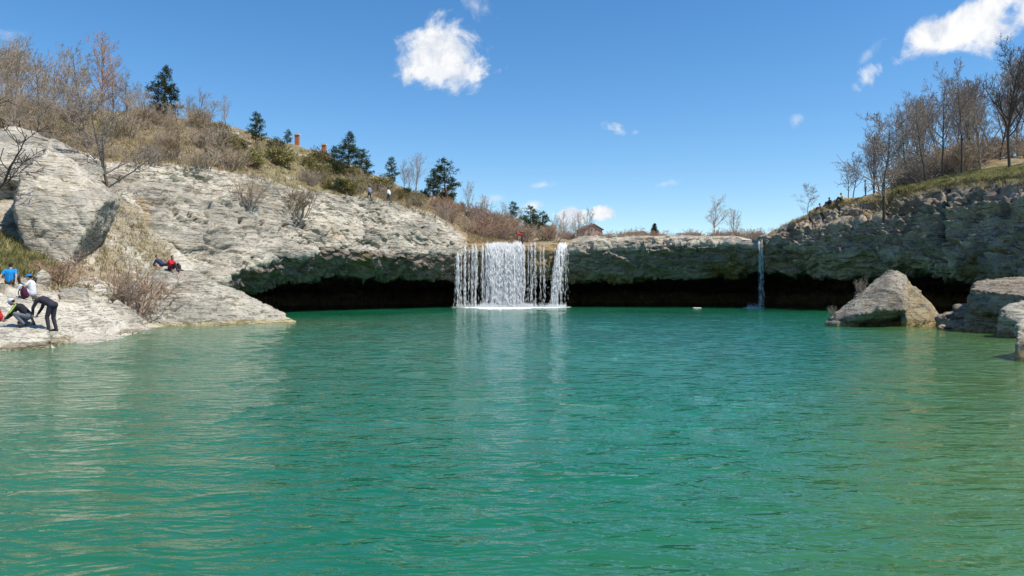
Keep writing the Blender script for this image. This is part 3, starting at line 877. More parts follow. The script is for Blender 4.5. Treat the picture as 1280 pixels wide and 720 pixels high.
# ------------------------------------------------------------------ water
def water_material():
    m, T = new_mat('emerald_water')
    co = T.n('ShaderNodeNewGeometry').outputs['Position']
    sp = T.n('ShaderNodeSeparateXYZ', None, Vector=co)
    big = T.noise(co, 0.07, 3.0, 0.5)
    deep = T.mix(T.ramp(big, 0.35, 0.65), (0.008, 0.122, 0.056), (0.011, 0.150, 0.066))
    # the bottom shows through in the shallows off both banks
    at = T.n('ShaderNodeAttribute', {'attribute_name': 'cover'})
    sc = T.n('ShaderNodeSeparateColor', None, Color=at.outputs['Color'])
    w = T.math('ADD', sc.outputs[0], T.math('MULTIPLY', T.math('SUBTRACT', T.noise(co, 0.25, 4.0), 0.5), 0.35))
    c = T.mix(T.ramp(w, 0.05, 1.0), deep, (0.052, 0.155, 0.074))
    w2 = T.math('ADD', sc.outputs[1], T.math('MULTIPLY', T.math('SUBTRACT', T.noise(co, 0.3, 4.0), 0.5), 0.5))
    c = T.mix(T.ramp(w2, 0.1, 1.0), c, (0.075, 0.155, 0.042))
    mp = T.n('ShaderNodeMapping', None, Vector=co); mp.inputs['Scale'].default_value = (0.62, 1.35, 1.0); mp.inputs['Rotation'].default_value = (0, 0, 0.15)
    gust = T.ramp(T.noise(co, 0.11, 3.0, 0.5), 0.32, 0.68, 0.6, 1.25)
    h = T.math('ADD', T.noise(mp.outputs[0], 1.7, 2.0, 0.5, 0.9), T.math('MULTIPLY', T.noise(mp.outputs[0], 4.6, 2.0, 0.5, 0.7), 0.38))
    h = T.math('MULTIPLY', T.math('ADD', h, T.math('MULTIPLY', T.noise(mp.outputs[0], 12.0, 2.0, 0.5, 0.4), 0.10)), gust)
    b = T.n('ShaderNodeBsdfPrincipled', None, Base_Color=c, Roughness=0.045, IOR=1.333)
    bn = T.n('ShaderNodeBump', None, Strength=0.85, Distance=0.11, Height=h)
    T.put(b.inputs['Normal'], bn.outputs[0])
    o = T.n('ShaderNodeOutputMaterial'); T.put(o.inputs['Surface'], b.outputs[0])
    return m
M['water'] = water_material()
yy = [-12.0]
while yy[-1] < 132: yy.append(yy[-1] + (0.11 if 0 < yy[-1] < 30 else 0.11 + 0.006 * abs(yy[-1] - (30 if yy[-1] > 0 else 0))))
yy = np.array(yy)
xx = np.concatenate([np.arange(-62, -14, 0.55), np.arange(-14, 16, 0.11), np.arange(16, 66, 0.55)])
WX, WY = np.meshgrid(xx, yy)
wp = np.stack([WX.ravel(), WY.ravel()], 1)
wz = np.zeros(len(wp))
wrng = np.random.default_rng(5)
jig = np.stack([perlin(np.c_[wp * 0.09, np.zeros(len(wp))], 3), perlin(np.c_[wp * 0.09, np.zeros(len(wp))], 4)], 1) * 1.6
cell_ = np.maximum(np.gradient(yy)[:, None], 0.11).repeat(len(xx), 1).ravel()
for k in range(24):
    lam = 0.42 * 1.075 ** k
    th = math.radians(84) + wrng.normal() * 0.62
    kv = 2 * math.pi / lam * np.array([math.cos(th), math.sin(th)])
    grp = np.clip(0.35 + 1.5 * perlin(np.c_[wp * (0.35 / lam ** 0.5), np.full(len(wp), k * 3.1)], 6), 0, 2)
    wz += 0.0036 * lam ** 0.85 * np.sin((wp + jig) @ kv + wrng.uniform(0, 6.28)) * grp * smooth01(lam / cell_, 2.5, 4.5)
wv = np.c_[wp, wz]
wm = np_mesh('water', wv, grid_faces(len(yy), len(xx)))
wpx = 640 + FPX * wp[:, 0] / np.maximum(wp[:, 1], 3)
shoreL = np.interp(wp[:, 1], [-12, 5, 15, 24, 28, 38, 46, 60], [-8, -9.5, -13, -16.5, -15.5, -18.2, -13.5, -26])
shl = smooth01(wp[:, 0] - shoreL, 11.5, -1) * smooth01(wp[:, 1], 66, 42)
shoreR = np.interp(wp[:, 1], [-12, 5, 12, 20, 32, 42, 60], [3.5, 6.0, 9.5, 14.0, 21, 23.5, 42])
shr = smooth01(wp[:, 0] - shoreR, -9, 1.0) * smooth01(wp[:, 1], 60, 42)
set_mask(wm, np.clip(np.stack([shl, shr, 0 * shr], 1), 0, 1))
water = tag(link('water', wm, M['water']), kind='structure')
water['label'] = 'emerald green pool with small ripples'
# bed and surrounding land under everything, out to the horizon
gm = np_mesh('ground', np.array([[-4000, -4000, -3.2], [4000, -4000, -3.2], [4000, 4000, -3.2], [-4000, 4000, -3.2]]), np.array([[0, 1, 2, 3]]))
set_mask(gm, np.zeros((4, 3)))
tag(link('ground', gm, M['ground']), kind='structure')['label'] = 'bed of the pool and low ground around it'
# ------------------------------------------------------------------ plants
def tube_mesh(name, segs):
    """segs: (p0, p1, r0, r1, sides) -> one mesh of tapered tubes"""
    vs, fs, off = [], [], 0
    by = {}
    for s in segs: by.setdefault(s[4], []).append(s)
    for k, L in by.items():
        p0 = np.array([s[0] for s in L], float); p1 = np.array([s[1] for s in L], float)
        r0 = np.array([s[2] for s in L]); r1 = np.array([s[3] for s in L])
        ax = p1 - p0; ax /= np.maximum(np.linalg.norm(ax, axis=1, keepdims=True), 1e-9)
        ref = np.where(np.abs(ax[:, 2:3]) > 0.9, np.array([[1.0, 0, 0]]), np.array([[0, 0, 1.0]]))
        u = np.cross(ax, ref); u /= np.linalg.norm(u, axis=1, keepdims=True); w = np.cross(ax, u)
        an = np.arange(k) * 2 * math.pi / k
        ring = u[:, None] * np.cos(an)[None, :, None] + w[:, None] * np.sin(an)[None, :, None]
        v = np.concatenate([p0[:, None] + ring * r0[:, None, None], p1[:, None] + ring * r1[:, None, None]], 1)
        n = len(L); base = off + np.arange(n)[:, None] * 2 * k
        i = np.arange(k); j = (i + 1) % k
        f = np.stack([base + i, base + j, base + k + j, base + k + i], -1).reshape(-1, 4)
        vs.append(v.reshape(-1, 3)); fs.append(f); off += n * 2 * k
    return np_mesh(name, np.concatenate(vs), np.concatenate(fs))


def rot_about(v, axis, ang):
    return Matrix.Rotation(ang, 3, axis) @ v


def grow(rng, out, p, d, length, r, level, maxlev, spec):
    n = spec['segs'][level]
    step = length / n
    kids = spec['kids'][level] if level < maxlev else 0
    start = spec['bare'][min(level, 2)]
    at = sorted(rng.uniform(start, 0.98) for _ in range(kids))
    ki = 0; ang = rng.uniform(0, 6.28)
    for i in range(n):
        wob = Vector((rng.gauss(0, 1), rng.gauss(0, 1), rng.gauss(0, 0.6))) * spec['wob'][level]
        d = (d + wob + Vector((0, 0, spec['up'][level]))).normalized()
        q = p + d * step
        ra = r * (1 - 0.82 * i / n); rb = r * (1 - 0.82 * (i + 1) / n)
        out[min(level, 1)].append((tuple(p), tuple(q), max(ra, spec['rmin']), max(rb, spec['rmin']), 6 if level == 0 else 4 if level == 1 else 3))
        while ki < kids and at[ki] <= (i + 1) / n:
            t = at[ki] * n - i
            ki += 1
            ang += 2.4 + rng.uniform(-0.4, 0.4)
            side = d.orthogonal().normalized(); side = rot_about(side, d, ang)
            sp = math.radians(rng.gauss(spec['ang'][level], 9))
            cd = (d * math.cos(sp) + side * math.sin(sp)).normalized()
            cl = length * spec['len'][level] * (1.05 - 0.55 * at[ki - 1]) * rng.uniform(0.7, 1.25)
            grow(rng, out, p.lerp(q, t), cd, cl, max(ra * spec['rat'][level], spec['rmin']), level + 1, maxlev, spec)
        p = q
    return p


def bare_tree(seed, h, kind='tall'):
    rng = random.Random(seed)
    out = [[], []]
    if kind == 'tall':
        spec = dict(segs=[9, 6, 4, 2], kids=[18, 9, 7], bare=[0.28, 0.2, 0.15], wob=[0.07, 0.13, 0.17, 0.2], up=[0.03, 0.10, 0.06, 0.03], ang=[42, 40, 42], len=[0.52, 0.45, 0.45], rat=[0.55, 0.55, 0.6], rmin=0.0135)
    elif kind == 'spread':
        spec = dict(segs=[7, 6, 5, 2], kids=[14, 9, 6], bare=[0.18, 0.2, 0.15], wob=[0.10, 0.15, 0.18, 0.2], up=[0.02, 0.07, 0.04, 0.02], ang=[52, 44, 44], len=[0.66, 0.48, 0.45], rat=[0.62, 0.55, 0.6], rmin=0.014)
    else:
        spec = dict(segs=[8, 6, 4, 2], kids=[20, 8, 6], bare=[0.12, 0.15, 0.15], wob=[0.05, 0.10, 0.15, 0.2], up=[0.03, 0.16, 0.10, 0.05], ang=[33, 34, 38], len=[0.55, 0.42, 0.4], rat=[0.5, 0.55, 0.6], rmin=0.013)
    grow(rng, out, Vector((0, 0, -0.3)), Vector((rng.gauss(0, .07), rng.gauss(0, .07), 1)).normalized(), h, h * 0.0135 + 0.025, 0, 3, spec)
    return tube_mesh('trunk', out[0]), tube_mesh('crown', out[1])


def bush_mesh(seed, h, stems=16, kids=(6, 4)):
    rng = random.Random(seed)
    out = [[], []]
    spec = dict(segs=[5, 4, 2, 2], kids=[kids[0], kids[1], 0], bare=[0.2, 0.2, 0.2], wob=[0.14, 0.18, 0.2, 0.2], up=[0.03, 0.04, 0.02, 0], ang=[38, 40, 40], len=[0.55, 0.5, 0.4], rat=[0.6, 0.65, 0.6], rmin=0.0085)
    for i in range(stems):
        a = rng.uniform(0, 6.28); t = rng.uniform(0.1, 0.8)
        grow(rng, out, Vector((math.cos(a) * t * 0.25 * h, math.sin(a) * t * 0.25 * h, -0.15)), Vector((math.cos(a) * t, math.sin(a) * t, 1)).normalized(), h * rng.uniform(0.6, 1.05), 0.014 + 0.008 * h, 0, 2, spec)
    return tube_mesh('stems', out[0]), tube_mesh('twigs', out[1])


def leaf_cloud(name, centers, dirs, n_each, size, spread, seed, thin=0.35):
    """many leaf-sized triangles pairs round the given centres"""
    r = np.random.default_rng(seed)
    c = np.repeat(centers, n_each, 0) + r.normal(size=(len(centers) * n_each, 3)) * spread
    a = r.normal(size=c.shape) + np.repeat(dirs, n_each, 0) * 0.8
    a /= np.linalg.norm(a, axis=1, keepdims=True)
    b = np.cross(a, r.normal(size=c.shape)); b /= np.linalg.norm(b, axis=1, keepdims=True)
    s = size * r.uniform(0.6, 1.3, len(c))[:, None]
    v = np.stack([c - a * s, c + b * s * thin, c + a * s, c - b * s * thin], 1).reshape(-1, 3)
    f = np.arange(len(v)).reshape(-1, 4)
    return np_mesh(name, v, f, False)


def pine(seed, h, width=0.30, dense=1.0, spike=False):
    rng = random.Random(seed)
    segs = [((0, 0, -0.3), (0, 0, h * 0.5), h * 0.020, h * 0.013, 7), ((0, 0, h * 0.5), (0, 0, h), h * 0.013, 0.01, 6)]
    cs, ds, lim = [], [], []
    nw = int(h * (3.6 if spike else 2.1)) + 3
    for i in range(nw):
        t = 0.16 + 0.82 * i / (nw - 1) if not spike else 0.06 + 0.93 * i / (nw - 1)
        z = h * t
        prof = (1 - t) ** (0.9 if spike else 0.62) * (0.55 + 0.45 * min(1, t / 0.3))
        for k in range(rng.randint(2, 6) if not spike else 7):
            a = rng.uniform(0, 6.28); L = h * width * prof * rng.uniform(0.55, 1.25) + 0.12
            up = rng.uniform(0.05, 0.45) if not spike else rng.uniform(-0.2, 0.1)
            dv = np.array([math.cos(a), math.sin(a), up]); tip = np.array([0, 0, z]) + dv * L
            lim.append(((0, 0, z), tuple(tip), 0.012 * h * (1 - t) + 0.008, 0.006, 3))
            m = max(2, int(L / 0.26 * dense))
            for j in range(m):
                q = np.array([0, 0, z]) + dv * L * (0.3 + 0.7 * (j + 1) / m)
                cs.append(q + np.array([rng.gauss(0, .1), rng.gauss(0, .1), rng.gauss(0.05, .08)])); ds.append(dv)
    crown = leaf_cloud('crown', np.array(cs), np.array(ds), 14, 0.19 if not spike else 0.16, 0.15, seed, 0.22)
    return tube_mesh('trunk', segs + lim), crown


def green_bush(seed, h, w):
    r = np.random.default_rng(seed)
    n = 90
    u = r.normal(size=(n, 3)); u /= np.linalg.norm(u, axis=1, keepdims=True)
    rad = r.uniform(0.35, 1.0, n)[:, None] * (1 + 0.35 * perlin(u * 1.7 + seed, 3))[:, None]
    c = u * rad * np.array([w * 0.5, w * 0.5, h * 0.55]) + np.array([0, 0, h * 0.5])
    c[:, 2] = np.maximum(c[:, 2], 0.05)
    stems = [((0, 0, -0.2), tuple(c[i]), 0.03, 0.008, 3) for i in range(0, n, 3)]
    return tube_mesh('stems', stems), leaf_cloud('foliage', c, u, 26, 0.085, 0.17, seed, 0.5)


PROTO = {}
for i in range(4): PROTO['tall', i] = bare_tree(100 + i, 10.0, 'tall')
for i in range(3): PROTO['spread', i] = bare_tree(120 + i, 7.0, 'spread')
for i in range(3): PROTO['broom', i] = bare_tree(140 + i, 9.0, 'broom')
for i in range(4): PROTO['bush', i] = bush_mesh(160 + i, 1.8, 18)
for i in range(3): PROTO['pine', i] = pine(180 + i, 7.0, 0.37, 0.9)
PROTO['spike', 0] = pine(190, 9.0, 0.20, 1.4, True)
for i in range(4): PROTO['green', i] = green_bush(200 + i, 1.7, 2.0)
NATIVE = {'tall': 10.0, 'spread': 7.0, 'broom': 9.0, 'bush': 1.8, 'pine': 7.0, 'spike': 9.0, 'green': 1.7}
PARTN = {'tall': ('trunk', 'crown'), 'spread': ('trunk', 'crown'), 'broom': ('trunk', 'crown'), 'bush': ('stems', 'twigs'),
         'pine': ('trunk', 'crown'), 'spike': ('trunk', 'crown'), 'green': ('stems', 'foliage')}


def colored(me, mat):
    """mesh data shared by all copies that have this material"""
    key = (me.name, mat.name)
    if key not in colored.c:
        m2 = me.copy(); m2.materials.clear(); m2.materials.append(mat); colored.c[key] = m2
    return colored.c[key]
colored.c = {}


def plant(kind, var, loc, h, name, label, cat, group=None, bark_='bark', leaf_='twig', wide=1.0, rz=None):
    s = h / NATIVE[kind]
    o = empty(name, loc, random.uniform(0, 6.28) if rz is None else rz, (s * wide, s * wide, s))
    tag(o, label, cat, group)
    names = PARTN[kind]
    for k, me in enumerate(PROTO[kind, var]):
        mt = M[bark_] if k < len(names) - 1 else M[leaf_]
        link(names[k], colored(me, mt), None, o)
    return o


def by_px(px, py_base, d=None):
    if d is not None: return on_ground(px, d)
    s = seen(px, py_base, [0, 1])
    return s if s is not None else on_ground(px, 100)


# --- bare trees of the left hilltop thicket: photo column, distance, top row
LT = [(70, 64, 132), (90, 72, 118), (106, 70, 128), (122, 74, 112), (136, 72, 124), (150, 76, 118), (166, 74, 126), (30, 62, 110), (54, 62, 124), (-14, 62, 70), (26, 78, 62), (52, 80, 70), (66, 78, 80), (80, 80, 84), (-22, 66, 48), (6, 70, 58), (20, 64, 66), (33, 72, 74), (48, 66, 80), (60, 74, 92), (72, 70, 98), (-6, 60, 92), (14, 58, 112), (40, 60, 118), (85, 74, 92)]
for i, (px, d, ty) in enumerate(LT):
    g = on_ground(px, d); top = EYE + (HOR - ty) / FPX * d
    plant(['broom', 'tall', 'spread'][i % 3], i % 3, g, max(3, top - g.z) * 1.0, 'bare_tree', 'leafless brown tree in the crowded thicket on the hilltop at the left', 'tree', 'bare trees in the left edge thicket', 'bark', 'twig')
L1 = [
    (103, 76, 62, 'tall', 'tall thin bare tree with dark trunk, left of the reddish crown', 'bark_dark', 'twig'),
    (128, 78, 54, 'broom', 'tallest bare tree of the left hill with a dense reddish crown', 'bark', 'twig_red'),
    (142, 80, 82, 'broom', 'reddish bare tree just right of the tallest one on the left hill', 'bark', 'twig_red'),
    (112, 72, 95, 'spread', 'lower bare tree in front of the tall thin one on the left hill', 'bark', 'twig'),
    (158, 79, 98, 'tall', 'slim bare tree between the reddish crowns and the tall pine', 'bark', 'twig'),
    (92, 68, 108, 'spread', 'bare tree with pale stems behind the big outcrop', 'bark', 'twig'),
    (248, 88, 118, 'spread', 'small bare crooked tree on the crest right of the tall pine', 'bark_dark', 'bark'),
    (236, 90, 122, 'broom', 'thin bare tree on the crest touching the tall pine', 'bark', 'twig'),
    (282, 93, 124, 'broom', 'small round bare tree on the crest left of the bluish pine', 'bark', 'twig'),
    (176, 82, 108, 'broom', 'bare tree with a narrow crown just left of the tall pine', 'bark', 'twig'),
    (188, 78, 120, 'spread', 'low spreading bare tree below the tall pine', 'bark', 'twig'),
    (262, 92, 132, 'spread', 'low bare tree on the crest between the crooked and the round one', 'bark', 'twig'),
    (222, 76, 130, 'spread', 'leaning bare tree in front of the tall pine', 'bark_dark', 'twig'),
]
for i, (px, d, ty, kd, lb, bk_, lf) in enumerate(L1):
    g = on_ground(px, d); top = EYE + (HOR - ty) / FPX * d
    plant(kd, i % 3, g, max(2.5, top - g.z), 'bare_tree', lb, 'tree', None, bk_, lf)
# tree at the rim beside the leaning slab and the big one at the left edge
g = seen(137, 232) or on_ground(137, 56)
plant('spread', 0, Vector((P(137, 365, 50.5)[0], 50.5, drop(P(137, 365, 50.5)[0], 50.5) - 0.2)), 7.6, 'bare_tree', 'bare grey tree rooted in the gap beside the leaning slab', 'tree', None, 'bark_dark', 'bark', 1.0, 1.0)
x0 = P(-12, 365, 35)[0]
plant('spread', 2, Vector((x0, 35, drop(x0, 35) - 0.2)), 8.2, 'bare_tree', 'large bare tree reaching its branches across the leaning slab', 'tree', None, 'bark_dark', 'bark_dark', 1.25, 2.0)

# --- pines
PN = [
    (206, 84, 84, 0, 'tall dark pine standing on the left hill crest among bare trees', 0.95, 'pine'),
    (320, 88, 140, 1, 'bluish pine on the slope below the crest', 1.0, 'pine'),
    (360, 98, 163, 2, 'little pine beside the orange post', 1.0, 'pine'),
    (436, 96, 166, 0, 'broad pine with the highest top of the cluster above the walkers', 1.15, 'pine'),
    (418, 95, 182, 1, 'left pine of the cluster above the walkers', 1.0, 'pine'),
    (455, 98, 186, 2, 'right pine of the cluster above the walkers', 1.0, 'pine'),
    (490, 108, 196, 1, 'small pine on the crest right of the walkers', 0.9, 'pine'),
    (556, 112, 198, 2, 'dense pine above the right end of the pale wall', 1.05, 'pine'),
    (541, 110, 212, 0, 'small pine touching the dense pine above the pale wall', 1.0, 'pine'),
    (641, 132, 252, 1, 'small dark pine in the brush left of the broad pine above the falls', 1.0, 'pine'),
    (663, 122, 258, 0, 'broad green pine behind the red figure at the falls', 1.35, 'pine'),
    (678, 124, 264, 2, 'right half of the pine pair behind the red figure at the falls', 1.2, 'pine'),
]
for px, d, ty, v, lb, wd, lf in PN:
    g = on_ground(px, d); top = EYE + (HOR - ty) / FPX * d
    plant('pine', v, g - Vector((0, 0, 0.1)), max(2.0, top - g.z), 'pine_tree', lb, 'pine tree', None, 'bark_dark', lf, wd)

# --- shrubs of the left slope
rs = random.Random(31)
def slope_bush(kind, px, py, h, lb, grp, leaf, name='shrub', cat='shrub', wide=1.0):
    s = seen(px, py, [0, 1])
    if s is None or s.y > 320: return
    plant(kind, rs.randrange(4), s - Vector((0, 0, 0.1)), h, name, lb, cat, grp, 'bark', leaf, wide)
for i in range(58):
    px = rs.uniform(-10, 300) if i < 44 else rs.uniform(170, 275); lo = np.interp(px, [0, 60, 150, 300], [185, 190, 200, 214]); hi = np.interp(px, [0, 60, 150, 240, 300], [128, 138, 145, 158, 175])
    slope_bush('bush', px, rs.uniform(hi, lo) if i < 44 else hi + rs.uniform(-6, 4), rs.uniform(1.2, 2.8), 'leafless brown shrub in the brushwood covering the slope above the pale wall', 'brown brushwood on the left slope', 'twig' if i % 3 else 'straw', wide=1.2)
for i in range(48):
    px = rs.uniform(545, 694); lo = np.interp(px, [545, 600, 650, 740], [272, 298, 303, 302]); hi = np.interp(px, [545, 600, 650, 740], [256, 270, 284, 297])
    slope_bush('bush', px, rs.uniform(hi, lo), rs.uniform(1.6, 3.4), 'leafless reddish-brown shrub in the brush beside and behind the waterfall lip', 'brown brush above the falls', 'twig_red' if i % 3 else 'twig', wide=1.25)
GS = [(262, 178), (284, 190), (276, 172), (268, 197), (300, 185), (318, 205), (338, 196), (352, 205), (345, 186), (384, 205), (398, 222), (410, 232), (425, 236), (440, 222), (450, 236), (436, 240), (420, 215), (466, 230), (478, 238), (497, 246),
      (508, 240), (516, 252), (470, 215), (500, 228), (530, 245), (545, 258), (560, 250), (574, 262), (585, 268), (592, 276), (604, 276), (566, 270), (612, 282), (625, 288), (455, 205), (400, 203)]
for i, (px, py) in enumerate(GS):
    slope_bush('green', px, py + 3, rs.uniform(0.9, 2.2), 'olive-green leafy shrub on the slope above the pale wall', 'olive shrubs on the left slope', 'olive' if i % 4 else 'pine', wide=1.15)
for i in range(40):
    px = rs.uniform(290, 560); lo = np.interp(px, [290, 400, 560], [214, 238, 268]); hi = np.interp(px, [290, 400, 560], [176, 200, 258])
    slope_bush('bush', px, rs.uniform(hi, lo), rs.uniform(0.8, 2.0), 'low dry shrub between the pines on the slope', 'low dry shrubs between the pines', 'straw' if i % 2 else 'twig')
for px, d, ty in [(505, 118, 205), (520, 118, 196), (512, 122, 212), (585, 126, 232), (606, 134, 246), (632, 138, 256), (650, 142, 262), (704, 150, 270), (722, 150, 268), (694, 150, 272), (736, 155, 266), (700, 156, 280), (727, 158, 282), (718, 160, 280)]:
    g = on_ground(px, d); top = EYE + (HOR - ty) / FPX * d
    plant('broom', rs.randrange(3), g, max(2.5, top - g.z), 'bare_tree', 'slender bare tree on the skyline between the pines and the brick house', 'tree', 'bare skyline trees left of the brick house', 'bark', 'twig')
# bare shrubs clinging to the pale wall, and the bush by the boulder
for px, py, h, lb in [(312, 254, 2.6, 'bare grey shrub growing out of the middle of the pale wall'), (373, 268, 3.4, 'yellowish bare shrub rooted in the crack of the pale wall')]:
    s = seen(px, py, [0])
    plant('bush', 1 if px < 330 else 2, s + Vector((0.25, -0.3, -0.1)), h, 'shrub', lb, 'shrub', None, 'bark', 'twig' if px < 330 else 'straw', 0.9)
x1 = P(172, 365, 40)[0]
plant('bush', 0, Vector((x1, 39.6, drop(x1, 39.6) - 0.1)), 2.7, 'shrub', 'tangled reddish bare bush against the wedge-shaped boulder', 'shrub', None, 'twig_red', 'twig_red', 1.25)
plant('bush', 3, Vector((P(152, 365, 38.6)[0], 38.6, drop(P(152, 365, 38.6)[0], 38.6) - 0.1)), 1.7, 'shrub', 'low bare bush left of the tangled one by the boulder', 'shrub', None, 'twig_red', 'twig', 1.3)
plant('bush', 2, Vector((P(68, 365, 35)[0], 35, drop(P(68, 365, 35)[0], 35) - 0.1)), 1.7, 'shrub', 'reddish dry bush at the foot of the leaning slab', 'shrub', None, 'twig_red', 'twig_red', 1.4)
for px, d, h, lb in [(1076, 41.6, 1.0, 'tiny bare sapling on the left shoulder of the peaked boulder'), (1040, 41.0, 0.7, 'tiny bare sapling at the left tip of the peaked boulder')]:
    x = P(px, 365, d)[0]
    plant('bush', 1, Vector((x, d, drop(x, d) - 0.08)), h, 'sapling', lb, 'sapling', None, 'bark', 'twig', 0.5)

# --- right hill
R1 = [
    (1105, 76.5, 158, 'spread', 0, 'bare tree with a dark slim trunk rooted on the ledge of the right cliff', 'bark_dark', 'bark', 1.0, 272),
    (1158, 82, 122, 'tall', 0, 'tall leaning bare tree left of the forked pair on the right hill', 'bark_dark', 'bark', 0.8, None),
    (1178, 84, 100, 'tall', 1, 'tall bare tree rising in the middle of the right-hand wood', 'bark_dark', 'bark', 0.8, None),
    (1202, 80, 96, 'tall', 2, 'bare tree with many upright limbs near the middle of the right-hand wood', 'bark_dark', 'bark', 0.8, None),
    (1225, 82, 118, 'broom', 0, 'bushy bare tree with a brownish crown in the right-hand wood', 'bark', 'twig', 1.0, None),
    (1262, 76, 62, 'tall', 3, 'tallest dark bare tree near the right picture edge', 'bark_dark', 'bark_dark', 0.8, None),
    (1282, 74, 52, 'tall', 0, 'dark bare tree cut by the right picture edge', 'bark_dark', 'bark_dark', 0.8, None),
    (1010, 96, 236, 'spread', 1, 'small lone bare tree on the skyline left of the seated people', 'bark', 'bark', 1.0, None),
]
for px, d, ty, kd, v, lb, bk_, lf, wd, pyb in R1:
    g = on_ground(px, d)
    if pyb:
        q = seen(px, pyb, [0, 1]); g = q if q is not None else g
        d = g.y
    top = EYE + (HOR - ty) / FPX * d
    plant(kd, v, g - Vector((0, 0, 0.1)), top - g.z, 'bare_tree', lb, 'tree', None, bk_, lf, wd)
for i, (px, d, ty) in enumerate([(1066, 96, 196), (1092, 96, 168), (1122, 92, 150), (1136, 94, 140), (1146, 98, 132), (1168, 95, 128), (1190, 96, 116), (1214, 94, 108), (1240, 92, 104), (1250, 88, 96), (1272, 92, 84), (1232, 98, 122), (1300, 80, 60), (1330, 78, 60), (1114, 100, 172), (1060, 100, 204), (1093, 100, 178), (1100, 104, 170), (1130, 102, 150), (1156, 104, 132), (1182, 104, 118), (1208, 104, 112), (1258, 100, 92), (1288, 96, 76)]):
    g = on_ground(px, d); top = EYE + (HOR - ty) / FPX * d
    plant(['tall', 'broom', 'spread'][i % 3], i % 3, g, top - g.z, 'bare_tree', 'bare tree among the trunks of the wood on the right hill', 'tree', 'wood on the right hill', 'bark_dark' if i % 2 else 'bark', 'bark', 0.85)
for i in range(34):
    px = rs.uniform(1120, 1290); d = rs.uniform(84, 98)
    plant('bush', rs.randrange(4), on_ground(px, d), rs.uniform(2.0, 4.5), 'shrub', 'leafless brown shrub in the undergrowth of the right-hand wood', 'shrub', 'undergrowth of the right-hand wood', 'bark', 'twig', 1.2)
# --- beyond the middle ledge
for i in range(26):
    px = rs.uniform(698, 768); d = rs.uniform(150, 250)
    g = on_ground(px, d); top = EYE + (HOR - (rs.uniform(285, 292) if px < 722 else rs.uniform(291, 296))) / FPX * d
    plant('bush', rs.randrange(4), g, max(2.0, top - g.z), 'shrub', 'reddish bare shrub in the brush before the brick house', 'shrub', 'brush before the brick house', 'bark', 'twig_red' if i % 3 else 'twig', 1.0)
for px, d, ty, lb in [(893, 190, 254, 'larger bare tree standing alone on the skyline beyond the ledge'), (918, 195, 264, 'smaller bare tree right of the larger one beyond the ledge')]:
    g = on_ground(px, d); top = EYE + (HOR - ty) / FPX * d
    plant('tall' if px < 900 else 'broom', 1, g, top - g.z, 'bare_tree', lb, 'tree', None, 'twig', 'twig', 1.1)
g = on_ground(818, 250); plant('spike', 0, g, EYE + (HOR - 280) / FPX * 250 - g.z, 'spruce_tree', 'small dark pointed spruce on the skyline beyond the ledge', 'spruce', None, 'bark_dark', 'spruce', 1.7)
for i in range(46):
    px = rs.choice([rs.uniform(755, 860), rs.uniform(862, 1010), rs.uniform(900, 1000)]); d = rs.uniform(150, 230)
    g = on_ground(px, d); top = EYE + (HOR - rs.uniform(284, 292) + (max(0, px - 960) * 0.25)) / FPX * d
    plant('bush', rs.randrange(4), g, max(2.0, top - g.z), 'shrub', 'far leafless shrub in the low scrub along the skyline beyond the ledge', 'shrub', 'far scrub beyond the ledge', 'bark', 'twig_red' if i % 2 else 'twig', 1.3)


# --- grass: nobody could count it
def grass(name, label, spots, hmin, hmax, blades, mat, seed):
    r = np.random.default_rng(seed)
    base = np.repeat(np.array(spots), blades, 0)
    n = len(base)
    base = base + np.c_[r.normal(size=(n, 2)) * 0.14, np.full(n, -0.04)]
    h = r.uniform(hmin, hmax, n)
    lean = r.normal(size=(n, 2)) * 0.55 * h[:, None]
    a = r.uniform(0, 6.28, n); w = 0.03
    side = np.c_[np.cos(a) * w, np.sin(a) * w, np.zeros(n)]
    tip = base + np.c_[lean, h]
    v = np.stack([base - side, base + side, tip], 1).reshape(-1, 3)
    o = link(name, np_mesh(name, v, np.arange(len(v)).reshape(-1, 3), False), M[mat])
    tag(o, label, 'grass', None, 'stuff')
    return o
def spots_px(n, pxr, lo, hi, only, rnd):
    out = []
    for _ in range(n):
        px = rnd.uniform(*pxr)
        s = seen(px, rnd.uniform(np.interp(px, *hi), np.interp(px, *lo)), only)
        if s is not None and s.y < 180: out.append(tuple(s))
    return out
rg = random.Random(77)
grass('dry_grass', 'dry straw-coloured grass on the slope above the pale wall', spots_px(2600, (0, 600), ([0, 150, 270, 390, 500, 590], [190, 204, 212, 240, 256, 296]), ([0, 150, 270, 390, 500, 590], [140, 150, 160, 190, 235, 268]), [0, 1], rg), 0.2, 0.6, 9, 'straw', 1)
grass('dry_grass', 'tan grass mound at the left end of the waterfall lip', spots_px(500, (584, 648), ([580, 648], [304, 304]), ([580, 600, 648], [288, 289, 302]), [0, 1], rg), 0.15, 0.45, 10, 'straw', 2)
grass('green_grass', 'green grass fringe along the top of the right cliff', spots_px(1500, (1110, 1284), ([1110, 1150, 1200, 1284], [242, 237, 228, 222]), ([1110, 1150, 1200, 1284], [236, 229, 217, 208]), [0, 1], rg), 0.12, 0.32, 9, 'grass', 3)
grass('dry_grass', 'dry grass hanging along the top of the right cliff', spots_px(900, (990, 1284), ([990, 1050, 1100, 1200, 1284], [280, 258, 254, 236, 231]), ([990, 1050, 1100, 1200, 1284], [276, 252, 244, 222, 216]), [0, 1], rg), 0.12, 0.34, 9, 'straw', 4)
grass('green_grass', 'green and yellow grass on the earthy bank left of the leaning slab', spots_px(900, (-20, 70), ([-20, 70], [345, 350]), ([-20, 30, 70], [285, 305, 335]), [2], rg), 0.15, 0.5, 9, 'grass', 5)
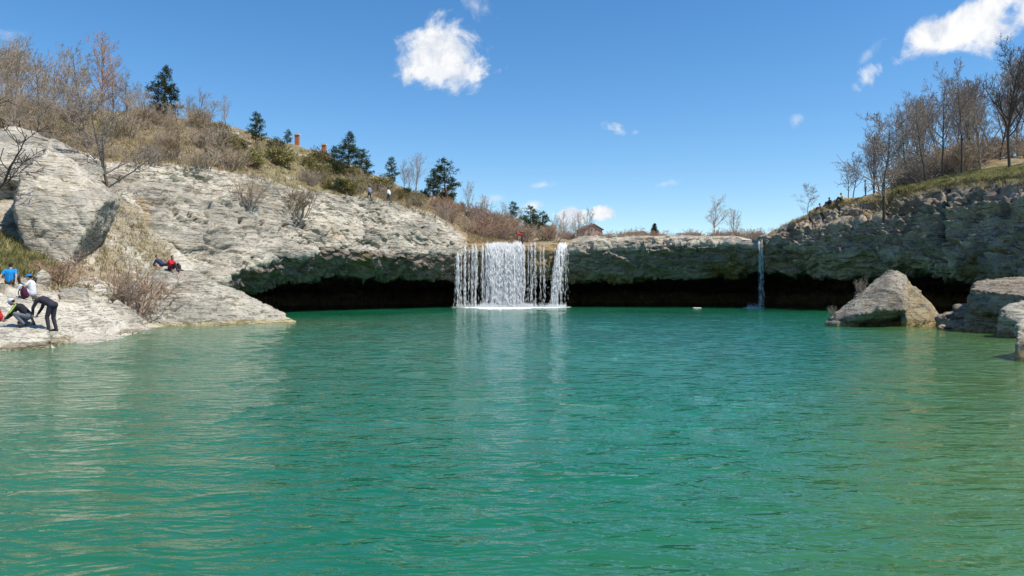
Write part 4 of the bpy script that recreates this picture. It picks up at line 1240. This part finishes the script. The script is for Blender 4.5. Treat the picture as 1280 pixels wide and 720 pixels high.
grass('dry_grass', 'dry grass in the earthy gully between leaning slab and pale wall', spots_px(700, (60, 215), ([60, 215], [362, 360]), ([60, 150, 215], [340, 250, 320]), [0, 2], rg), 0.1, 0.35, 8, 'straw', 6)
# ------------------------------------------------------------------ falling water
def falls_material():
    m, T = new_mat('falling_water')
    d = T.n('ShaderNodeBsdfDiffuse', None, Color=(0.97, 0.98, 0.98, 1))
    t = T.n('ShaderNodeBsdfTranslucent', None, Color=(0.97, 0.98, 0.99, 1))
    g = T.n('ShaderNodeBsdfGlossy', None, Color=(0.9, 0.9, 0.9, 1), Roughness=0.25)
    a = T.n('ShaderNodeMixShader', None, i0=0.5); T.put(a.inputs[1], d.outputs[0]); T.put(a.inputs[2], t.outputs[0])
    b = T.n('ShaderNodeMixShader', None, i0=0.12); T.put(b.inputs[1], a.outputs[0]); T.put(b.inputs[2], g.outputs[0])
    o = T.n('ShaderNodeOutputMaterial'); T.put(o.inputs['Surface'], b.outputs[0])
    return m
M['falls'] = falls_material()


def drops(name, c, half_len, half_w, axis, parent, kind=None):
    """elongated lumps of water, one mesh"""
    n = len(c)
    r = np.random.default_rng(n)
    ax = axis / np.linalg.norm(axis, axis=1, keepdims=True)
    u = np.cross(ax, np.array([0.0, 1.0, 0.0])); u /= np.linalg.norm(u, axis=1, keepdims=True)
    w = np.cross(ax, u)
    L = half_len[:, None]; W_ = half_w[:, None]
    v = np.stack([c + ax * L, c + u * W_, c + w * W_, c - u * W_, c - w * W_, c - ax * L * 1.2], 1).reshape(-1, 3)
    f = np.array([[0, 1, 2], [0, 2, 3], [0, 3, 4], [0, 4, 1], [5, 2, 1], [5, 3, 2], [5, 4, 3], [5, 1, 4]])
    faces = (np.arange(n)[:, None, None] * 6 + f[None]).reshape(-1, 3)
    o = link(name, np_mesh(name, v, faces), M['falls'], parent)
    if kind: o['kind'] = kind
    return o


def lip_at(px):
    """foremost edge of the rock at the falls for this column"""
    d = np.interp(px, [560, 590, 640, 702, 943, 970], [88.4, 89.9, 90.5, 90.6, 87.2, 86])
    x = (px - 640) / FPX * d
    for k in range(40):
        z = drop(x, d)
        z2 = drop(x, d - 0.12)
        if z2 < z - 0.5 and z2 < 6.6: break
        d -= 0.12
    return x, d, drop(x, d + 0.3)


def strand(parent, px, wpx, n, vx=0.0, seed=0, size=1.0, spread=0.5, vy=0.75, top=True, gap=0.0):
    r = np.random.default_rng(seed + 900)
    x, y, z0 = lip_at(px)
    w = wpx / FPX * y
    z0 = z0 + 0.10
    h = r.uniform(0, 1, n) * z0
    tt = np.sqrt(2 * h / 9.8)
    off = r.normal(size=n) * 0.38 if wpx < 6 else r.uniform(-0.5, 0.5, n)
    cx = x + off * w * (1 + spread * h / 8 * 0.6) + vx * tt + r.normal(size=n) * 0.05 * (0.3 + h / 8)
    cy = y - 0.12 - vy * tt * r.uniform(0.85, 1.15, n) + r.normal(size=n) * 0.05
    c = np.stack([cx, cy, z0 - h], 1)
    # gaps that open as the sheet breaks up on the way down
    nz = fbm(np.stack([cx * 3.2, h * 0.55 - tt * 2.0, np.full(n, seed * 1.7)], 1), 3, 15)
    keep = nz > -0.62 + gap + 0.55 * (h / 8) - (0.12 if wpx > 10 else 0)
    c, h, tt = c[keep], h[keep], tt[keep]
    ax = np.stack([np.full(len(c), vx * 0.3), -0.12 * np.ones(len(c)), -(0.5 + 3 * tt)], 1)
    L = size * r.uniform(0.12, 0.42, len(c)) * (1.35 - 0.6 * h / 8)
    Wd = size * r.uniform(0.007, 0.026, len(c)) * (1.2 - 0.2 * h / 8)
    return drops('water_strand', c, L, Wd, ax, parent, 'stuff')


def fall_root(px, label):
    x, y, z = lip_at(px)
    o = empty('waterfall', (x, y - 0.9, 0))
    tag(o, label, 'waterfall')
    return o


def child_fix(o, root):
    o.matrix_parent_inverse = Matrix.Translation(-Vector(root.location))


def spray(parent, px0, px1, n, seed):
    r = np.random.default_rng(seed)
    px = r.uniform(px0, px1, n)
    d = np.interp(px, [570, 640, 702, 943], [88.0, 88.9, 89.0, 86.0]) + r.normal(size=n) * 0.35
    c = np.stack([(px - 640) / FPX * d, d, np.abs(r.normal(size=n)) * 0.22 + 0.02], 1)
    return drops('spray', c, r.uniform(0.02, 0.06, n), r.uniform(0.02, 0.045, n), r.normal(size=(n, 3)) + np.array([0.01, 0, 0.3]), parent, 'stuff')


def fall(label, px_mid, strands, spr):
    root = fall_root(px_mid, label)
    for i, s in enumerate(strands):
        child_fix(strand(root, *s[:3], **dict(dict(seed=int(s[0] * 7)), **(s[3] if len(s) > 3 else {}))), root)
    child_fix(spray(root, *spr, int(px_mid)), root)
    return root

thin = dict(size=0.9, spread=0.8)
fall('row of thin separate water threads at the left of the main falls', 588,
     [(574.5, 3.2, 460, thin), (578.5, 1.2, 110, thin), (582.5, 1.8, 420, thin), (587, 1.0, 90, thin), (591.5, 1.5, 420, thin), (595.5, 2.2, 620, thin), (603.5, 1.8, 380, thin), (588, 32, 260, dict(size=0.6, gap=0.35))], (570, 606, 700))
fall('broad white curtain of water in the middle of the main falls', 630,
     [(609, 2.4, 900), (613.5, 4, 1500), (619, 8, 5200), (628, 13, 13000), (637, 11, 9000), (645, 7, 4200), (650.5, 2.6, 900), (654.5, 1.8, 560), (630, 46, 2600, dict(size=0.8, gap=0.2)), (625, 18, 6000, dict(size=1.15))], (600, 666, 5200))
fall('sparse water threads over the tan rock right of the white curtain', 672,
     [(660, 1.2, 60, thin), (664, 1.8, 260, thin), (668.5, 1.4, 160, thin), (675, 1.2, 70, thin), (679.5, 1.4, 110, thin), (672, 24, 110, dict(size=0.5, gap=0.4))], (660, 690, 400))
fall('slanting white stream at the right end of the main falls', 704,
     [(704, 8.0, 3400, dict(vx=-0.95, seed=5, gap=0.1)), (706, 5, 1000, dict(vx=-0.8, seed=6)), (701, 4, 1900, dict(vx=-0.85, seed=7)), (708, 4, 160, dict(vx=-0.15, seed=8, size=0.8))], (682, 708, 1000))
fall('thin lone thread of water falling in the notch of the dark cliff', 943,
     [(942, 2.0, 330, dict(size=0.75, vy=0.4)), (944.5, 1.6, 160, dict(size=0.65, vy=0.5)), (943, 5, 90, dict(size=0.5, vy=0.5))], (934, 952, 200))


def foam_material():
    m, T = new_mat('foam')
    co = T.n('ShaderNodeNewGeometry').outputs['Position']
    finish(T, (0.82, 0.86, 0.86), 0.7, T.noise(co, 9.0, 5.0), 0.8, 0.05)
    return m
M['foam'] = foam_material()
def foam(label, px0, px1, d0, d1, n, seed):
    """patches of froth: many thin uneven flakes lying on the water"""
    r = np.random.default_rng(seed)
    px = r.uniform(px0, px1, n); t = r.beta(1.0, 3.4, n)
    edge = 1 - np.abs((px - (px0 + px1) / 2) / ((px1 - px0) / 2)) ** 4
    d = d1 - (d1 - d0) * t * edge
    c = np.stack([(px - 640) / FPX * d, d], 1)
    rad = r.uniform(0.05, 0.17, n); k = 7
    an = np.arange(k) * 2 * math.pi / k
    rr = rad[:, None] * r.uniform(0.55, 1.3, (n, k)) 
    z = 0.045 + r.uniform(0, 0.02, n)
    ring = np.stack([c[:, 0:1] + np.cos(an) * rr * 1.7, c[:, 1:2] + np.sin(an) * rr, np.broadcast_to(z[:, None] - 0.02, (n, k))], 2)
    top = np.concatenate([c, z[:, None] + 0.015], 1)[:, None]
    v = np.concatenate([ring, top], 1).reshape(-1, 3)
    i = np.arange(k); f = np.stack([i, (i + 1) % k, np.full(k, k)], 1)
    faces = (np.arange(n)[:, None, None] * (k + 1) + f[None]).reshape(-1, 3)
    tag(link('foam', np_mesh('foam', v, faces), M['foam']), label, 'foam', None, 'stuff')
foam('white froth spread on the pool where the main falls strike', 566, 712, 81.5, 90.0, 1700, 4)
foam('broken froth drifting out in front of the white curtain', 588, 672, 75.0, 88.5, 900, 7)
foam('small ring of froth under the lone thread of water', 930, 954, 82.5, 86.5, 220, 5)
foam('tiny patch of froth floating left of the lone thread', 868, 875, 84.5, 86, 40, 6)


# ------------------------------------------------------------------ houses, posts and wall on the skyline
def box(x0, x1, y0, y1, z0, z1):
    v = np.array([(x, y, z) for z in (z0, z1) for y in (y0, y1) for x in (x0, x1)], float)
    f = [(0, 2, 3, 1), (4, 5, 7, 6), (0, 1, 5, 4), (2, 6, 7, 3), (0, 4, 6, 2), (1, 3, 7, 5)]
    return v, f
def solid(name, parts, mat, parent=None):
    vs, fs, o = [], [], 0
    for v, f in parts:
        vs.append(np.asarray(v)); fs += [tuple(i + o for i in q) for q in f]; o += len(v)
    me = bpy.data.meshes.new(name); me.from_pydata([tuple(p) for p in np.concatenate(vs)], [], fs); me.update()
    return link(name, me, mat, parent)
M['brick'] = plain('pinkish_brick', (0.42, 0.24, 0.19), 0.9, 0.2, 5.0)
M['roof'] = plain('brown_red_roof_tiles', (0.23, 0.11, 0.075), 0.9, 0.25, 6.0)
M['roof_grey'] = plain('grey_roof', (0.22, 0.24, 0.27), 0.8, 0.15, 6.0)
M['plaster'] = plain('cream_plaster', (0.55, 0.47, 0.38), 0.9, 0.08, 3.0)
M['window'] = plain('dark_window_glass', (0.03, 0.035, 0.045), 0.15, 0.2, 2.0, 0.5)
M['orange'] = plain('orange_brick', (0.48, 0.16, 0.07), 0.9, 0.2, 9.0)
M['cap'] = plain('pale_concrete', (0.58, 0.55, 0.50), 0.9, 0.1, 9.0)


def house(label, px, d, w, depth, ridge_py, eave, wallm, roofm, rz, windows, chimney=False):
    x = (px - 640) / FPX * d
    zr = EYE + (HOR - ridge_py) / FPX * d
    zg = drop(x, d) - 1.0
    o = empty('house', (x, d, zg), rz); tag(o, label, 'house')
    H = zr - zg; e = H - eave
    hw = w / 2
    gab = (np.array([(-hw, 0, 0), (hw, 0, 0), (hw, 0, e), (0, 0, H - 0.15), (-hw, 0, e), (-hw, depth, 0), (hw, depth, 0), (hw, depth, e), (0, depth, H - 0.15), (-hw, depth, e)], float),
           [(0, 1, 2, 3, 4), (9, 8, 7, 6, 5), (1, 6, 7, 2), (5, 0, 4, 9), (0, 5, 6, 1)])
    solid('wall', [gab], M[wallm], o)
    t = 0.3; ov = 0.6; sl = (H - e) / hw
    for s in (-1, 1):
        a = np.array([(0, -ov, H), (s * (hw + ov), -ov, e - sl * ov), (s * (hw + ov), depth + ov, e - sl * ov), (0, depth + ov, H)], float)
        b = a - np.array([0, 0, t])
        r = solid('roof', [(np.concatenate([a, b]), [(0, 1, 2, 3), (7, 6, 5, 4), (0, 4, 5, 1), (1, 5, 6, 2), (2, 6, 7, 3), (3, 7, 4, 0)])], M[roofm], o)
    if chimney: solid('chimney', [box(1.0, 1.7, depth * 0.5, depth * 0.5 + 0.8, H - 1.2, H + 0.7)], M['brick'], o)
    for (wx, wz, ww, wh) in windows:
        f = solid('window', [box(wx - ww / 2, wx + ww / 2, -0.06, 0.02, H - wz - wh, H - wz)], M['cap'], o)
        solid('pane', [box(wx - ww / 2 + .12, wx + ww / 2 - .12, -0.10, -0.03, H - wz - wh + .12, H - wz - .12)], M['window'], f)
    return o
house('pinkish brick house with a dark gable roof half hidden by brush', 742, 330, 8.4, 10, 279.5, 2.2, 'brick', 'roof', 0.3, [(-0.9, 2.1, 1.0, 1.3), (1.0, 2.1, 1.0, 1.3), (-2.6, 4.2, 1.0, 1.3), (2.6, 4.2, 1.0, 1.3)], True)
house('low house with a brown roof just showing above the ledge', 803, 270, 12, 10, 288.5, 2.6, 'plaster', 'roof', 0.5, [(0.0, 1.8, 0.9, 1.0)])
house('grey-roofed shed just showing above the ledge left of the lone bare trees', 872, 300, 9, 8, 290.5, 1.6, 'plaster', 'roof_grey', 1.2, [])

for px, py, h, lb in [(371.5, 177, 1.35, 'orange brick post with pale cap beside the little pine on the crest'), (405, 189, 1.1, 'orange brick post right of the other one, near the pine cluster')]:
    g = on_ground(px, np.interp(px, [365, 390, 410], [101.0, 103.0, 105.0]))
    z1 = EYE + (HOR - (167.5 if px < 390 else 180)) / FPX * g.y
    o = empty('brick_post', (g.x, g.y, g.z - 0.2)); tag(o, lb, 'post')
    H = z1 - g.z + 0.2
    solid('shaft', [box(-0.28, 0.28, -0.28, 0.28, 0, H - 0.18)], M['orange'], o)
    solid('cap', [box(-0.36, 0.36, -0.36, 0.36, H - 0.18, H)], M['cap'], o)
    solid('base', [box(-0.34, 0.34, -0.34, 0.34, 0, 0.25)], M['cap'], o)
# pale stones lying on the slope
for i, (px, py, r, lb) in enumerate([(272, 157, 1.0, 'pale strip of rock on the crest behind the small crooked tree'), (292, 166, 0.8, 'pale rock on the crest left of the bluish pine'), (398, 205, 1.3, 'long pale slab lying on the slope below the orange posts'), (428, 214, 0.5, 'small pale stone under the pine cluster'), (404, 190, 0.7, 'pale stone at the foot of the right orange post'), (443, 228, 0.6, 'pale stone on the slope among the olive shrubs'), (382, 200, 0.6, 'pale stone on the slope below the little pine')]):
    s = seen(px, py + 3, [0, 1])
    if s is None: continue
    rr = random.Random(i)
    ps = [np.array(s) + np.array([r * 1.3 * rr.uniform(-1, 1), r * 0.6 * rr.uniform(-1, 1), 0.35 * r * rr.uniform(-0.8, 1) - 0.25 * r * 0]) + np.array([0, 0, 0.1]) for _ in range(14)]
    rock('slope_stone', lb, [ps], 'bank', 0.09, 0.05, 140 + i, 1.2, 'rock', None)

# ------------------------------------------------------------------ people
def cone(p0, p1, r0, r1, k=10):
    p0, p1 = Vector(p0), Vector(p1)
    parts = []
    for p, r in ((p0, r0), (p1, r1)):
        bm = bmesh.new(); bmesh.ops.create_icosphere(bm, subdivisions=2, radius=r)
        parts.append(([tuple(v.co + p) for v in bm.verts], [tuple(v.index for v in f.verts) for f in bm.faces])); bm.free()
    ax = p1 - p0
    if ax.length > 1e-4:
        a = ax.normalized(); u = a.orthogonal().normalized(); w = a.cross(u)
        vs = []
        for p, r in ((p0, r0), (p1, r1)):
            for i in range(k):
                t = i * 2 * math.pi / k
                vs.append(tuple(p + (u * math.cos(t) + w * math.sin(t)) * r))
        fs = [(i, (i + 1) % k, k + (i + 1) % k, k + i) for i in range(k)] + [tuple(range(k - 1, -1, -1)), tuple(range(k, 2 * k))]
        parts.append((vs, fs))
    return parts


def ell(c, r, rot=None):
    bm = bmesh.new(); bmesh.ops.create_icosphere(bm, subdivisions=2, radius=1.0)
    R = rot or Matrix.Identity(3)
    out = ([tuple(Vector(c) + R @ Vector((v.co.x * r[0], v.co.y * r[1], v.co.z * r[2]))) for v in bm.verts], [tuple(v.index for v in f.verts) for f in bm.faces]); bm.free()
    return out


# joints, person facing +X; right side is mirrored unless given
POSES = {
    'stand': dict(pel=(0, 0, .95), che=(0.01, 0, 1.32), nec=(0.02, 0, 1.49), hea=(0.05, 0, 1.63), sh=(0, .18, 1.42), el=(-.03, .25, 1.14), wr=(.05, .25, .90), hi=(0, .09, .92), kn=(.02, .10, .50), an=(-.02, .11, .08), look=(1, 0, 0)),
    'walk': dict(pel=(0, 0, .94), che=(0.05, 0, 1.31), nec=(0.07, 0, 1.48), hea=(0.11, 0, 1.62), sh=(.03, .18, 1.41), el=(.06, .25, 1.14), wr=(.20, .24, .96), hi=(0, .09, .91), kn=(.18, .10, .52), an=(.20, .10, .09), elR=(-.10, -.25, 1.15), wrR=(-.05, -.25, .91), knR=(-.03, -.10, .50), anR=(-.28, -.10, .13), look=(1, 0, -.1)),
    'sit': dict(pel=(0, 0, .13), che=(.04, 0, .50), nec=(.09, 0, .66), hea=(.14, 0, .79), sh=(.06, .18, .59), el=(.22, .26, .40), wr=(.40, .13, .44), hi=(.02, .09, .12), kn=(.40, .14, .44), an=(.58, .13, .07), look=(1, 0, -.1)),
    'crouch': dict(pel=(-.12, 0, .36), che=(.16, 0, .66), nec=(.30, 0, .77), hea=(.42, 0, .84), sh=(.24, .18, .71), el=(.40, .22, .46), wr=(.58, .12, .26), hi=(-.10, .10, .34), kn=(.30, .15, .44), an=(.02, .13, .08), knR=(.22, -.14, .12), anR=(-.22, -.13, .09), look=(1, 0, -.55)),
    'bend': dict(pel=(-.12, 0, .92), che=(.24, 0, 1.10), nec=(.40, 0, 1.12), hea=(.53, 0, 1.12), sh=(.32, .18, 1.08), el=(.44, .22, .82), wr=(.52, .12, .60), hi=(-.10, .09, .90), kn=(.02, .10, .50), an=(-.06, .11, .08), anR=(-.16, -.11, .08), knR=(-.06, -.1, .48), look=(.8, 0, -.6)),
    'recline': dict(pel=(0, 0, .13), che=(-.30, 0, .36), nec=(-.40, 0, .49), hea=(-.44, 0, .63), sh=(-.36, .18, .43), el=(-.46, .28, .14), wr=(-.24, .30, .06), hi=(.04, .09, .12), kn=(.46, .11, .30), an=(.82, .11, .08), knR=(.48, -.11, .16), anR=(.90, -.11, .07), look=(1, 0, .05)),
}
POSES['sit_back'] = dict(POSES['sit'], el=(-.10, .29, .36), wr=(-.20, .31, .10))
SKIN = [plain('skin_a', (0.50, 0.31, 0.22), 0.6, 0.06), plain('skin_b', (0.42, 0.25, 0.17), 0.6, 0.06)]
CL = {}
def cloth(col):
    if col not in CL: CL[col] = plain('cloth_%02d' % len(CL), col, 0.85, 0.15, 18.0)
    return CL[col]


def person(pose, loc, rz, label, top, legs, hair=(0.03, 0.02, 0.015), shoes=(0.05, 0.05, 0.05), hat=None, hat_kind='cap', vox=0.03, sc=1.0, sleeves=True, group=None, pack=None, stripe=None, flip=False):
    J = dict(POSES[pose])
    def get(n, s):
        if s > 0 or flip and False: return Vector(J[n])
        if n + 'R' in J: return Vector(J[n + 'R'])
        v = J[n]; return Vector((v[0], -v[1], v[2]))
    root = empty('person', loc, rz, sc); tag(root, label, 'person', group)
    pel, che, nec, hea = (Vector(J[k]) for k in ('pel', 'che', 'nec', 'hea'))
    look = Vector(J['look']).normalized()
    body, jacket, trous, shoe = [], [], [], []
    for s in (1, -1):
        off = Vector((0, s * .075, 0))
        body += cone(pel + off, che + off * 1.15, .095, .105)
        jacket += cone(pel + off * 0.9, che + off * 1.2, .108, .122)
        trous += cone(pel + off, pel + off + (che - pel) * 0.12, .122, .12)
        sh, el, wr, hi, kn, an = (get(n, s) for n in ('sh', 'el', 'wr', 'hi', 'kn', 'an'))
        body += cone(che + off, sh, .07, .055) + cone(sh, el, .05, .04) + cone(el, wr, .04, .028)
        jacket += cone(che + off, sh, .10, .072)
        if sleeves: jacket += cone(sh, el, .068, .056) + cone(el, el.lerp(wr, .92), .056, .044)
        else: jacket += cone(sh, sh.lerp(el, .6), .068, .062)
        body += cone(hi, kn, .078, .055) + cone(kn, an, .052, .038)
        trous += cone(pel, hi, .11, .105) + cone(hi, kn, .102, .072) + cone(kn, an + (kn - an) * .08, .072, .056)
        fwd = Vector((1, 0, 0)) if abs((kn - an).normalized().x) < .75 else Vector((.35, 0, .95))
        toe = an + fwd * .17 + Vector((0, s * .015, -.035 if fwd.z == 0 else 0))
        body += cone(an, toe, .036, .026)
        shoe += cone(an + Vector((0, 0, -.02)) - fwd * .03, toe, .05, .042)
        # hand: palm, four fingers and a thumb, slightly curled
        hd = (wr - el).normalized(); sd_ = hd.cross(Vector((0, s, 0.2))).normalized(); nr = hd.cross(sd_).normalized()
        pc = wr + hd * .05
        body += cone(wr, pc + hd * .03, .027, .036)
        if vox < .02:
            for f in range(4):
                b = pc + hd * .045 + sd_ * (f - 1.5) * .021; L = (.034, .04, .037, .028)[f]
                m = b + (hd + nr * .35).normalized() * L; e = m + (hd + nr * .9).normalized() * L * .85
                body += cone(b, m, .0105, .0095, 6) + cone(m, e, .0095, .008, 6)
            tb = pc - hd * .005 + sd_ * .034
            body += cone(tb, tb + (sd_ + hd * .7).normalized() * .04, .012, .010, 6) + cone(tb + (sd_ + hd * .7).normalized() * .04, tb + (sd_ * .6 + hd * 1.3).normalized() * .07, .010, .008, 6)
    body += cone(pel, che, .10, .10) + cone(che, nec, .075, .055) + cone(nec, hea, .052, .055)
    jacket += cone(pel + (che - pel) * .05, che, .13, .14) + cone(che, nec.lerp(che, .25), .11, .07)
    R = look.to_track_quat('X', 'Z').to_matrix()
    body += [ell(hea, (.098, .076, .118), R), ell(hea + R @ Vector((.045, 0, -.06)), (.055, .055, .06), R), ell(hea + R @ Vector((.10, 0, -.015)), (.022, .014, .022), R)]
    for s in (1, -1): body += [ell(hea + R @ Vector((0, s * .078, -.01)), (.02, .012, .03), R)]
    def mk(name, parts, mat, v=vox, it=2, parent=root):
        me = voxelize(name, parts, v, it)
        return link(name, me, mat, parent)
    mk('body', body, SKIN[len(label) % 2], vox)
    jk = mk('jacket' if sleeves else 'shirt', jacket, cloth(top), max(vox, .02), 2)
    mk('trousers', trous, cloth(legs), max(vox, .02), 2)
    mk('shoes', shoe, cloth(shoes), max(vox, .018), 1)
    if hat and hat_kind == 'hat':
        h = mk('hat', [ell(hea + R @ Vector((0, 0, .07)), (.115, .095, .075), R), ell(hea + R @ Vector((0, 0, .055)), (.20, .18, .022), R)], cloth(hat), .018, 1)
    elif hat:
        h = mk('cap', [ell(hea + R @ Vector((-.01, 0, .055)), (.112, .09, .085), R), ell(hea + R @ Vector((.12, 0, .055)), (.08, .07, .014), R)], cloth(hat), .016, 1)
    mk('hair', [ell(hea + R @ Vector((-.022, 0, .022)), (.10, .086, .112), R)], cloth(hair), .016, 1)
    if vox < .02:
        for s in (1, -1):
            link('eye', voxelize('eye', [ell(hea + R @ Vector((.088, s * .032, .012)), (.010, .012, .008), R)], .004), cloth((0.02, 0.02, 0.02)), root)
    if stripe:
        for s in (1, -1):
            sh, el, wr = (get(n, s) for n in ('sh', 'el', 'wr'))
            o_ = Vector((0, s * .042, .028))
            mk('sleeve_stripe', cone(sh + o_, el + o_, .030, .024) + cone(el + o_, el.lerp(wr, .85) + o_ * .8, .024, .02), cloth(stripe), .014, 1)
    if pack:
        a = (che - pel).normalized(); bk_ = Vector((-a.z, 0, a.x)).normalized()
        c = pel.lerp(che, .62) + bk_ * .19
        Rp = Matrix((( -bk_.x, 0, a.x), (0, 1, 0), (-bk_.z, 0, a.z)))
        mk('backpack', [ell(c, (.12, .15, .23), Rp), ell(c + bk_ * .08 - a * .06, (.07, .11, .12), Rp)], cloth(pack), .024, 2)
    return root


def spot(px, d, dz=0.0):
    x = (px - 640) / FPX * d
    return Vector((x, d, drop(x, d) + dz))

NAVY, BLACK, GREY = (0.025, 0.035, 0.10), (0.018, 0.018, 0.022), (0.14, 0.15, 0.18)
person('sit_back', spot(12, 30.6), 1.75, 'person in a bright blue shirt seated with back turned on the left bank', (0.01, 0.25, 0.62), (0.10, 0.08, 0.08), vox=.016, sleeves=False)
person('sit', spot(41, 30.2), 3.4, 'person in white shirt and blue hat seated behind a maroon backpack', (0.72, 0.70, 0.70), (0.55, 0.60, 0.68), hat=(0.02, 0.17, 0.42), hat_kind='hat', vox=.016, sleeves=False)
person('crouch', spot(32, 25.6), 3.5, 'crouching man in black jacket with lime sleeve stripe and pale blue cap', BLACK, GREY, hat=(0.52, 0.64, 0.80), vox=.016, stripe=(0.42, 0.62, 0.08))
person('bend', spot(62, 25.4), 3.05, 'man in dark clothes bending over at the edge of the white slab', (0.028, 0.024, 0.036), (0.04, 0.032, 0.046), hair=(0.10, 0.075, 0.055), vox=.016)
bp = spot(30, 29.2)
def backpack(loc, rz, label, col):
    o = empty('backpack', loc, rz); tag(o, label, 'backpack')
    link('bag', voxelize('bag', [ell((0, 0, .24), (.13, .17, .25)), ell((.10, 0, .16), (.08, .13, .13))], .02, 2), cloth(col), o)
    for s in (1, -1): link('strap', voxelize('strap', cone((-.12, s * .08, .40), (-.17, s * .09, .25), .02, .02) + cone((-.17, s * .09, .25), (-.11, s * .1, .08), .02, .02), .014, 1), cloth(BLACK), o)
    link('handle', voxelize('handle', cone((-.03, .05, .47), (-.03, 0, .52), .014, .014) + cone((-.03, 0, .52), (-.03, -.05, .47), .014, .014), .01, 1), cloth(BLACK), o)
backpack(bp, 1.0, 'dark maroon backpack standing before the person in the blue hat', (0.07, 0.012, 0.03))
backpack(spot(-3, 26.6), 0.5, 'red backpack cut off by the left picture edge', (0.45, 0.02, 0.025))
person('recline', spot(204, 45.2, 0.05), -0.25, 'person in navy jacket lounging on top of the wedge-shaped boulder', NAVY, (0.03, 0.035, 0.06), vox=.019, hair=(.05, .03, .02))
person('sit', spot(213, 44.0, 0.0), -0.2, 'person in red clothes with dark trousers seated on the wedge-shaped boulder', (0.55, 0.02, 0.035), (0.045, 0.035, 0.045), vox=.019, hair=(.06, .04, .03), shoes=(.12, .1, .09))
backpack(spot(223, 44.2), 2.2, 'grey and black rucksack beside the person in red on the boulder', (0.10, 0.09, 0.10))
person('walk', by_px(462, 252) , 2.6, 'walker in grey top and dark trousers above the pale wall, left of two', (0.24, 0.24, 0.28), (0.05, 0.05, 0.08))
person('walk', by_px(486, 254), 2.9, 'walker in white top and dark trousers above the pale wall, right of two', (0.75, 0.72, 0.72), (0.07, 0.065, 0.08))
person('bend', spot(652, 91.6), 3.2, 'figure in red jacket bending over at the lip of the falls', (0.58, 0.035, 0.035), (0.05, 0.05, 0.06), sc=1.15, pack=(0.06, 0.05, 0.06))
person('sit', by_px(1026, 264), 3.0, 'person in pinkish top sitting lowest on the right skyline', (0.50, 0.20, 0.20), (0.04, 0.04, 0.05))
person('sit', by_px(1038, 258), 3.3, 'person in black jacket sitting hunched on the right skyline', BLACK, (0.03, 0.03, 0.04), sc=1.12)
person('sit', by_px(1053, 252), 2.9, 'person in pale yellow top sitting highest on the right skyline', (0.62, 0.58, 0.28), (0.03, 0.03, 0.05), hair=(.35, .25, .1), sc=1.1)
person('stand', spot(1082, 80.6), 2.8, 'person in white shirt and dark trousers standing on the right skyline', (0.74, 0.70, 0.70), (0.03, 0.035, 0.06))
